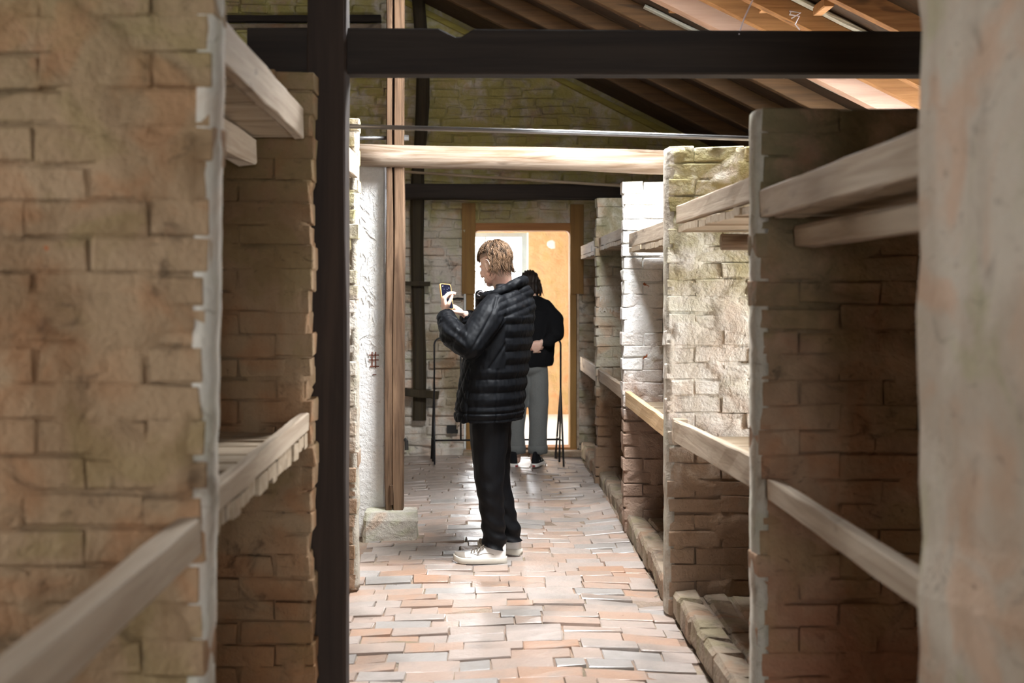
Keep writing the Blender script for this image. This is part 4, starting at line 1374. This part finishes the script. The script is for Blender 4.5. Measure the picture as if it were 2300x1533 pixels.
    for sg in (1, -1):
        rows = []
        for i in range(6):
            rows.append([ell(1.16 + 0.34 * i / 5, sg * (0.55 + 1.25 * k / 12), 1.012) for k in range(13)])
        vs = [p for r in rows for p in r]
        fade.add(vs, [(i * 13 + k, i * 13 + k + 1, (i + 1) * 13 + k + 1, (i + 1) * 13 + k) for i in range(5) for k in range(12)])
    fade.build('clipped_side', 'hair_fade', h, smooth=True)
    # --- jacket
    J = Blob()
    J.loft([(C(1100, 942), 0.172, 0.245, F), (C(1100, 925), 0.176, 0.25, F), (C(1105, 880), 0.170, 0.245, F), (C(1113, 820), 0.168, 0.24, F), (C(1124, 755), 0.164, 0.235, F), (C(1131, 715), 0.155, 0.235, F), (C(1136, 690), 0.135, 0.215, F), (C(1140, 668), 0.105, 0.15, F), (C(1141, 655), 0.085, 0.10, F)], 36, 2.3)
    J.tube([W(1112, 692, 6.84), W(1096, 716, 6.775), W(1055, 774, 6.70)], [0.085, 0.092, 0.084]); J.tube([W(1055, 774, 6.70), W(1018, 750, 6.78), W(1004, 720, 6.86)], [0.084, 0.076, 0.058])
    J.tube([W(1152, 695, 7.12), W(1128, 740, 7.18), W(1098, 788, 7.20)], [0.085, 0.085, 0.078]); J.tube([W(1098, 788, 7.20), W(1072, 748, 7.13), W(1052, 716, 7.08)], [0.078, 0.062, 0.052])
    # hood fallen on the shoulders
    J.ell(W(1165, 690, 7.01), (0.090, 0.135, 0.090), Matrix.Rotation(-a, 3, 'Z'), 16)
    J.ell(W(1172, 660, 7.02), (0.060, 0.100, 0.060), Matrix.Rotation(-a, 3, 'Z'), 16)
    # standing collar in front of the throat
    J.tube([W(1078, 662, 7.0), W(1085, 690, 7.0)], [0.030, 0.045])
    SEAM = 0.0745
    def quilt(co, no):
        d = 0.0022 * vnoise(co, 22, 1.0) + 0.0022 * vnoise(co * np.array([1.0, 1.0, 0.45]), 60, 4.0)
        rel = co - np.array([0.06, 6.98, 0])
        fw = rel @ np.array(F); sdv = rel @ np.array(S)
        arm = (co[:, 1] < 6.80) & (co[:, 2] > 1.08) & (co[:, 0] < 0.11)
        body = ~arm & (co[:, 2] < 1.36)
        z = co[:, 2]
        ph = (z - 0.800) / SEAM
        dist = np.abs(ph - np.round(ph)) * SEAM
        back = body & (fw < 0.055)
        d = d + np.where(back, 0.013 * (np.sqrt(np.clip(dist / (SEAM / 2), 0, 1)) - 0.75), 0)
        # vertical stitch lines on the back panels
        for s0 in (-0.10, 0.06, 0.20):
            dd = np.abs(sdv - s0)
            d = d - np.where(back, 0.004 * np.exp(-(dd / 0.006) ** 2), 0)
        side = body & (fw >= 0.055)
        u1 = (z + fw * 1.9) / 0.11; u2 = (z - fw * 1.9) / 0.11
        e1 = np.abs(u1 - np.round(u1)) * 0.11; e2 = np.abs(u2 - np.round(u2)) * 0.11
        e = np.minimum(e1, e2)
        d = d + np.where(side, 0.008 * (np.clip(e / 0.03, 0, 1) ** 0.6 - 0.7), 0)
        # seam between side and back
        d = d - 0.007 * np.exp(-((fw - 0.055) / 0.007) ** 2) * body
        # sleeve folds and long quilt lines
        t = co[:, 0] * 0.75 - z * 0.55 + co[:, 1] * 0.3
        q = t / 0.085
        dq = np.abs(q - np.round(q)) * 0.085
        d = d - np.where(arm, 0.006 * np.exp(-(dq / 0.007) ** 2), 0)
        elbow = arm & (co[:, 0] < -0.10)
        d = d + np.where(elbow, 0.006 * np.sin((z + 0.7 * co[:, 0]) * 95 + 3 * vnoise(co, 10, 8.0)), 0) * 0.7
        hood = (z >= 1.36) & (co[:, 0] > 0.07)
        hh = (z - 0.40 * co[:, 0]) / 0.044
        d = d + np.where(hood, 0.008 * (np.sqrt(np.abs(hh - np.round(hh)) * 2) - 0.7), 0)
        # hem roll
        d = d - 0.010 * np.exp(-((z - 0.838) / 0.006) ** 2)
        return d
    jk = part('jacket', J.mesh('jacket', 0.0060, 4, 'nylon', quilt), per)
    # hood rim: padded tube running from the throat round the nape
    rim = [W(1074, 666, 6.98), W(1090, 664, 6.91), W(1115, 658, 6.88), W(1142, 645, 6.89), W(1164, 634, 6.94), W(1176, 630, 7.02), W(1172, 636, 7.10), W(1150, 648, 7.14), W(1115, 658, 7.12), W(1085, 662, 7.06), W(1074, 666, 7.0)]
    Hb = Blob()
    Hb.tube(rim, [0.018, 0.021, 0.024, 0.027, 0.030, 0.032, 0.030, 0.026, 0.022, 0.020, 0.018])
    part('hood_rim', Hb.mesh('hood_rim', 0.006, 3, 'nylon', lambda co, no: 0.004 * vnoise(co, 45, 2.0)), jk)
    Hb = Blob()
    Hb.ell(W(1143, 650, 6.97), (0.075, 0.10, 0.035), Matrix.Rotation(-a, 3, 'Z') @ Matrix.Rotation(0.35, 3, 'Y'), 14)
    part('hood_lining', Hb.mesh('hood_lining', 0.006, 2, 'nylon_in'), jk)
    cf = MB()
    for (w0, w1, r) in ((W(1006, 722, 6.85), W(1000, 708, 6.888), 0.050), (W(1054, 718, 7.075), W(1048, 709, 7.057), 0.046)):
        c = MB().tube([w0, w0.lerp(w1, 0.3), w0.lerp(w1, 0.9), w1], [r * 1.02, r * 1.08, r * 1.05, r * 0.92], 18)
        c.build('cuff', 'nylon', jk, smooth=True)
    # drawstring loop at the collar
    MB().tube([W(1072, 660, 6.94), W(1078, 654, 6.925), W(1086, 656, 6.92), W(1088, 662, 6.92), W(1080, 665, 6.925), W(1072, 661, 6.94)], 0.0025, 6).build('drawstring', 'string', jk, smooth=True)
    # --- trousers
    T = Blob()
    T.tube([W(1100, 905, 6.92), W(1098, 990, 6.895), W(1099, 1085, 6.87), W(1107, 1170, 6.885), W(1111, 1216, 6.895), W(1112, 1232, 6.895)], [0.120, 0.105, 0.078, 0.067, 0.065, 0.066])
    T.tube([W(1108, 905, 7.05), W(1108, 990, 7.055), W(1116, 1085, 7.05), W(1138, 1165, 7.055), W(1147, 1204, 7.06), W(1149, 1222, 7.06)], [0.115, 0.100, 0.076, 0.064, 0.063, 0.064])
    def crease(co, no):
        z = co[:, 2]
        low = np.clip((0.55 - z) / 0.45, 0, 1)
        return 0.006 * vnoise(co, 14, 6.0) + low * 0.007 * np.sin(z * 75 + co[:, 0] * 45 + 2.0 * vnoise(co, 8, 2.0)) * (0.4 + 0.6 * low)
    part('trousers', hem(T.mesh('trousers', 0.007, 4, 'black_trouser', crease), lambda co: np.where(co[:, 1] < 6.968, 0.088 - 0.25 * np.clip(co[:, 0] - 0.05, -0.08, 0.06), 0.092)), per)
    # --- shoes
    g1 = fh(-0.02, 6.87); g2 = fh(0.15, 7.05)
    h1 = W(1139, 1258, 6.87); h2 = W(1170, 1246, 7.04)
    shoe(per, V((h1.x, 6.87, g1 + 0.004)), (-1, 0.03, 0), 0.295, ('shoe_white', 'shoe_sole', 'shoe_grey'))
    shoe(per, V((h2.x, 7.04, g2 + 0.004)), (-0.80, 0.60, 0), 0.295, ('shoe_white', 'shoe_sole', 'shoe_grey'))
    # --- phone
    pc = W(1000.5, 667, 6.965) + V((0.006, -0.008, 0.003))
    N = V((0.60, -0.74, 0.30)).normalized()
    U = V((-0.10, 0.24, 0.96)); U = (U - N * U.dot(N)).normalized()
    X = U.cross(N)
    ph = empty('phone', pc - U * 0.07, 'dark screened phone in an orange case held in the raised hands', 'phone')
    def slab(w_, h_, t0, t1, rad, n=6):
        ring = []
        for (sx, sy, a0) in ((1, 1, 0), (-1, 1, 90), (-1, -1, 180), (1, -1, 270)):
            for i in range(n + 1):
                t = math.radians(a0 + 90 * i / n)
                ring.append((sx * (w_ / 2 - rad) + rad * math.cos(t), sy * (h_ / 2 - rad) + rad * math.sin(t)))
        mk = lambda z, q: [pc + X * (x * q) + U * (y * q) + N * z for x, y in ring]
        return MB().rings([mk(t0, 0.985), mk(t0 + 0.001, 1), mk(t1 - 0.001, 1), mk(t1, 0.985)])
    slab(0.076, 0.150, -0.005, 0.0045, 0.012).build('case', plain('orange_case', (0.72, 0.36, 0.12), 0.4, 0.4), ph)
    slab(0.066, 0.140, 0.0042, 0.0052, 0.009).build('screen', plain('dark_screen', (0.005, 0.007, 0.018), 0.15, 0.5, var=0.3), ph)
    ic = MB()
    for i in range(9):
        x, y = rs.uniform(-0.024, 0.024), rs.uniform(0.02, 0.060)
        c = pc + X * x + U * y + N * 0.0056
        q = rs.uniform(0.0006, 0.0014)
        ic.add([c - X * q - U * q, c + X * q - U * q, c + X * q + U * q, c - X * q + U * q], [(0, 1, 2, 3)])
    ic.build('screen_icons', 'scratch', ph)
man()

# ------------------------------------------------------------------ visitor at the doorway, seen from behind
def visitor():
    rs = random.Random(5)
    Y0 = 10.66
    per = empty('person', (0.40, Y0, 0), 'person in black jacket and grey rolled trousers at the far doorway, back turned', 'person')
    F = V((-0.22, 0.97, 0)).normalized()
    R = head_frame(math.radians(75), math.radians(28))
    hc = W(1188, 637, 10.80)
    B = Blob()
    P = add_head(B, hc, R, 0.93)
    nb = W(1192, 672, 10.74)
    B.tube([P(-0.03, 0, -0.05), nb], [0.05, 0.058])
    C = lambda px, py, Y=Y0: W(px, py, Y)
    B.loft([(C(1188, 835), 0.085, 0.13, F), (C(1190, 760), 0.10, 0.14, F), (C(1198, 700, 10.70), 0.10, 0.15, F), (C(1196, 675, 10.73), 0.06, 0.10, F)])
    rsh, rel, rwr = W(1236, 696, 10.68), W(1247, 757, 10.55), W(1216, 769, 10.50)
    lsh, lel, lwr = W(1158, 696, 10.74), W(1148, 757, 10.60), W(1192, 775, 10.50)
    B.tube([nb, rsh, rel, rwr], [0.05, 0.048, 0.036, 0.025]); B.tube([nb, lsh, lel, lwr], [0.05, 0.048, 0.036, 0.025])
    hand(B, rwr, (-0.85, -0.05, -0.35), (0, 0.9, -0.2), False, (0.4, 0.5, 0.4), 0.9, 0.3, 0.9)
    hand(B, lwr + V((0.0, -0.02, 0.0)), (0.8, 0.1, -0.1), (0, 0.9, 0.1), True, (0.5, 0.5, 0.4), 0.9, 0.3, 0.9)
    for x0, x1, xx in ((1168, 1160, 1161), (1204, 1206, 1200)):
        B.tube([C(x0, 840), C(x1, 930), C(xx, 1020), C(xx, 1032)], [0.075, 0.048, 0.034, 0.034])
    bo = part('body', B.mesh('body', 0.006, 3, 'skin'), per)
    # hair: long, dark, falling to the collar
    Hh = Blob()
    Hh.ell(P(-0.018, 0, 0.020), (0.100, 0.086, 0.096), R, 14)
    Hh.ell(P(-0.055, 0, -0.06), (0.050, 0.078, 0.075), R, 14)
    Hh.tube([P(-0.03, -0.075, 0.0), W(1204, 662, 10.74), W(1209, 682, 10.71)], [0.030, 0.026, 0.012]); Hh.tube([P(-0.03, 0.075, 0.0), W(1172, 662, 10.78), W(1168, 680, 10.78)], [0.030, 0.026, 0.012])
    hr = part('hair', Hh.mesh('hair', 0.006, 3, 'hair_dark', lambda co, no: 0.005 * np.sin(co[:, 0] * 260 + 4 * vnoise(co, 12, 1.0))), per)
    lk = MB()
    for _ in range(60):
        t = rs.uniform(-1, 1)
        p0 = P(-0.09 * math.cos(t * 1.2), -0.085 * math.sin(t * 1.4), rs.uniform(-0.03, 0.06))
        p1 = p0 + V((rs.uniform(-0.005, 0.03), rs.uniform(-0.02, 0.01), -0.05))
        p2 = p1 + V((rs.uniform(-0.012, 0.02), rs.uniform(-0.01, 0.01), -0.05))
        p3 = p2 + V((rs.uniform(-0.015, 0.015), rs.uniform(-0.01, 0.01), -0.03))
        lk.tube([p0, p1, p2, p3], [0.005, 0.005, 0.004, 0.001], 5)
    lk.build('locks', 'hair_dark', hr, smooth=True)
    # jacket: loose, ballooning sleeves meeting behind the back
    J = Blob()
    J.loft([(C(1190, 822), 0.125, 0.195, F), (C(1191, 812), 0.140, 0.205, F), (C(1193, 780), 0.15, 0.20, F), (C(1197, 735, 10.68), 0.16, 0.205, F), (C(1199, 700, 10.70), 0.15, 0.20, F), (C(1197, 676, 10.73), 0.09, 0.14, F), (C(1195, 664, 10.74), 0.06, 0.07, F)], 30, 2.3)
    J.tube([W(1222, 694, 10.70), W(1243, 720, 10.64), W(1246, 748, 10.56)], [0.085, 0.088, 0.080]); J.tube([W(1246, 748, 10.56), W(1232, 766, 10.52), W(1222, 768, 10.51)], [0.070, 0.050, 0.036])
    J.tube([W(1166, 694, 10.74), W(1150, 720, 10.68), W(1149, 750, 10.60)], [0.085, 0.086, 0.078]); J.tube([W(1149, 750, 10.60), W(1166, 768, 10.54), W(1184, 774, 10.51)], [0.070, 0.050, 0.036])
    part('jacket', J.mesh('jacket', 0.008, 4, 'black_fabric', lambda co, no: 0.008 * vnoise(co, 14, 2.0)), per)
    T = Blob()
    T.tube([C(1176, 790), C(1162, 900), C(1158, 970), C(1159, 1002)], [0.100, 0.086, 0.078, 0.078])
    T.tube([C(1204, 790), C(1210, 900), C(1208, 970), C(1208, 1002)], [0.100, 0.086, 0.079, 0.080])
    T.ell(C(1190, 825), (0.155, 0.118, 0.085), None, 14)
    tr = part('trousers', T.mesh('trousers', 0.008, 4, 'grey_trouser', lambda co, no: 0.006 * vnoise(co, 12, 5.0)), per)
    for px in (1159, 1208):
        c0, c1 = C(px, 1016), C(px, 1000)
        MB().tube([c0 - V((0, 0, 0.004)), c0, c1, c1 + V((0, 0, 0.004))], [0.076, 0.084, 0.085, 0.078], 20).build('rolled_cuff', 'grey_trouser', tr, smooth=True)
    gz = fh(0.35, 10.6)
    for px, py, fw in ((1160, 1047, (-0.55, 0.84, 0)), (1199, 1047, (0.25, 0.97, 0))):
        g = W(px, py, 10.52)
        sh_ = shoe(per, V((g.x, 10.52, gz + 0.003)), fw, 0.27, ('shoe_black', 'shoe_white', 'shoe_black'), high=True, lace=True)
        f = V(fw).normalized()
        c = V((g.x, 10.52, gz + 0.017)) - f * 0.004
        sd = V((-f.y, f.x, 0))
        MB().add([c - sd * 0.012 - V((0, 0, 0.007)), c + sd * 0.012 - V((0, 0, 0.007)), c + sd * 0.012 + V((0, 0, 0.007)), c - sd * 0.012 + V((0, 0, 0.007)),
                  c - sd * 0.012 - V((0, 0, 0.007)) + f * 0.008, c + sd * 0.012 - V((0, 0, 0.007)) + f * 0.008, c + sd * 0.012 + V((0, 0, 0.007)) + f * 0.008, c - sd * 0.012 + V((0, 0, 0.007)) + f * 0.008],
                 [(0, 3, 2, 1), (4, 5, 6, 7), (0, 1, 5, 4), (1, 2, 6, 5), (2, 3, 7, 6), (3, 0, 4, 7)]).build('heel_tag', 'red_tag', sh_)
visitor()

# ------------------------------------------------------------------ barrier before the doorway
def barrier():
    Yb = 10.95
    e = empty('barrier', (0.1, Yb, 0), 'thin black metal barrier frame standing in front of the far doorway', 'barrier')
    xl, xr, zt = -0.448, 0.662, 1.085
    r = 0.0085
    arc = lambda cx, sx: [(cx + sx * (0.06 - 0.06 * math.cos(t)), Yb, zt - 0.06 + 0.06 * math.sin(t)) for t in [i * math.pi / 10 for i in range(6)]]
    MB().tube([(xl, Yb, 0.62)] + arc(xl, 1) + list(reversed(arc(xr, -1))) + [(xr, Yb, 0.62)], r, 8).build('hoop', 'black_metal', e, smooth=True)
    for x in (xl, xr):
        for dx, dy in ((0.012, -0.24), (-0.035, 0.20), (-0.012, -0.02)):
            gz = fh(max(-0.8, min(0.8, x + dx)), Yb + dy)
            MB().tube([(x, Yb, 0.64), (x + dx, Yb + dy, gz + 0.006)], r, 8).build('leg', 'black_metal', e, smooth=True)
        MB().tube([(x + 0.009, Yb - 0.17, 0.20), (x - 0.028, Yb + 0.145, 0.20)], 0.006, 6).build('leg_brace', 'black_metal', e, smooth=True)
    MB().tube([(xl, Yb, 0.185), (xr, Yb, 0.195)], r, 8).build('cross_bar', 'black_metal', e, smooth=True)
    MB().tube([(-0.215, Yb, 0.19), (-0.215, Yb, zt)], r, 8).build('upright', 'black_metal', e, smooth=True)
barrier()
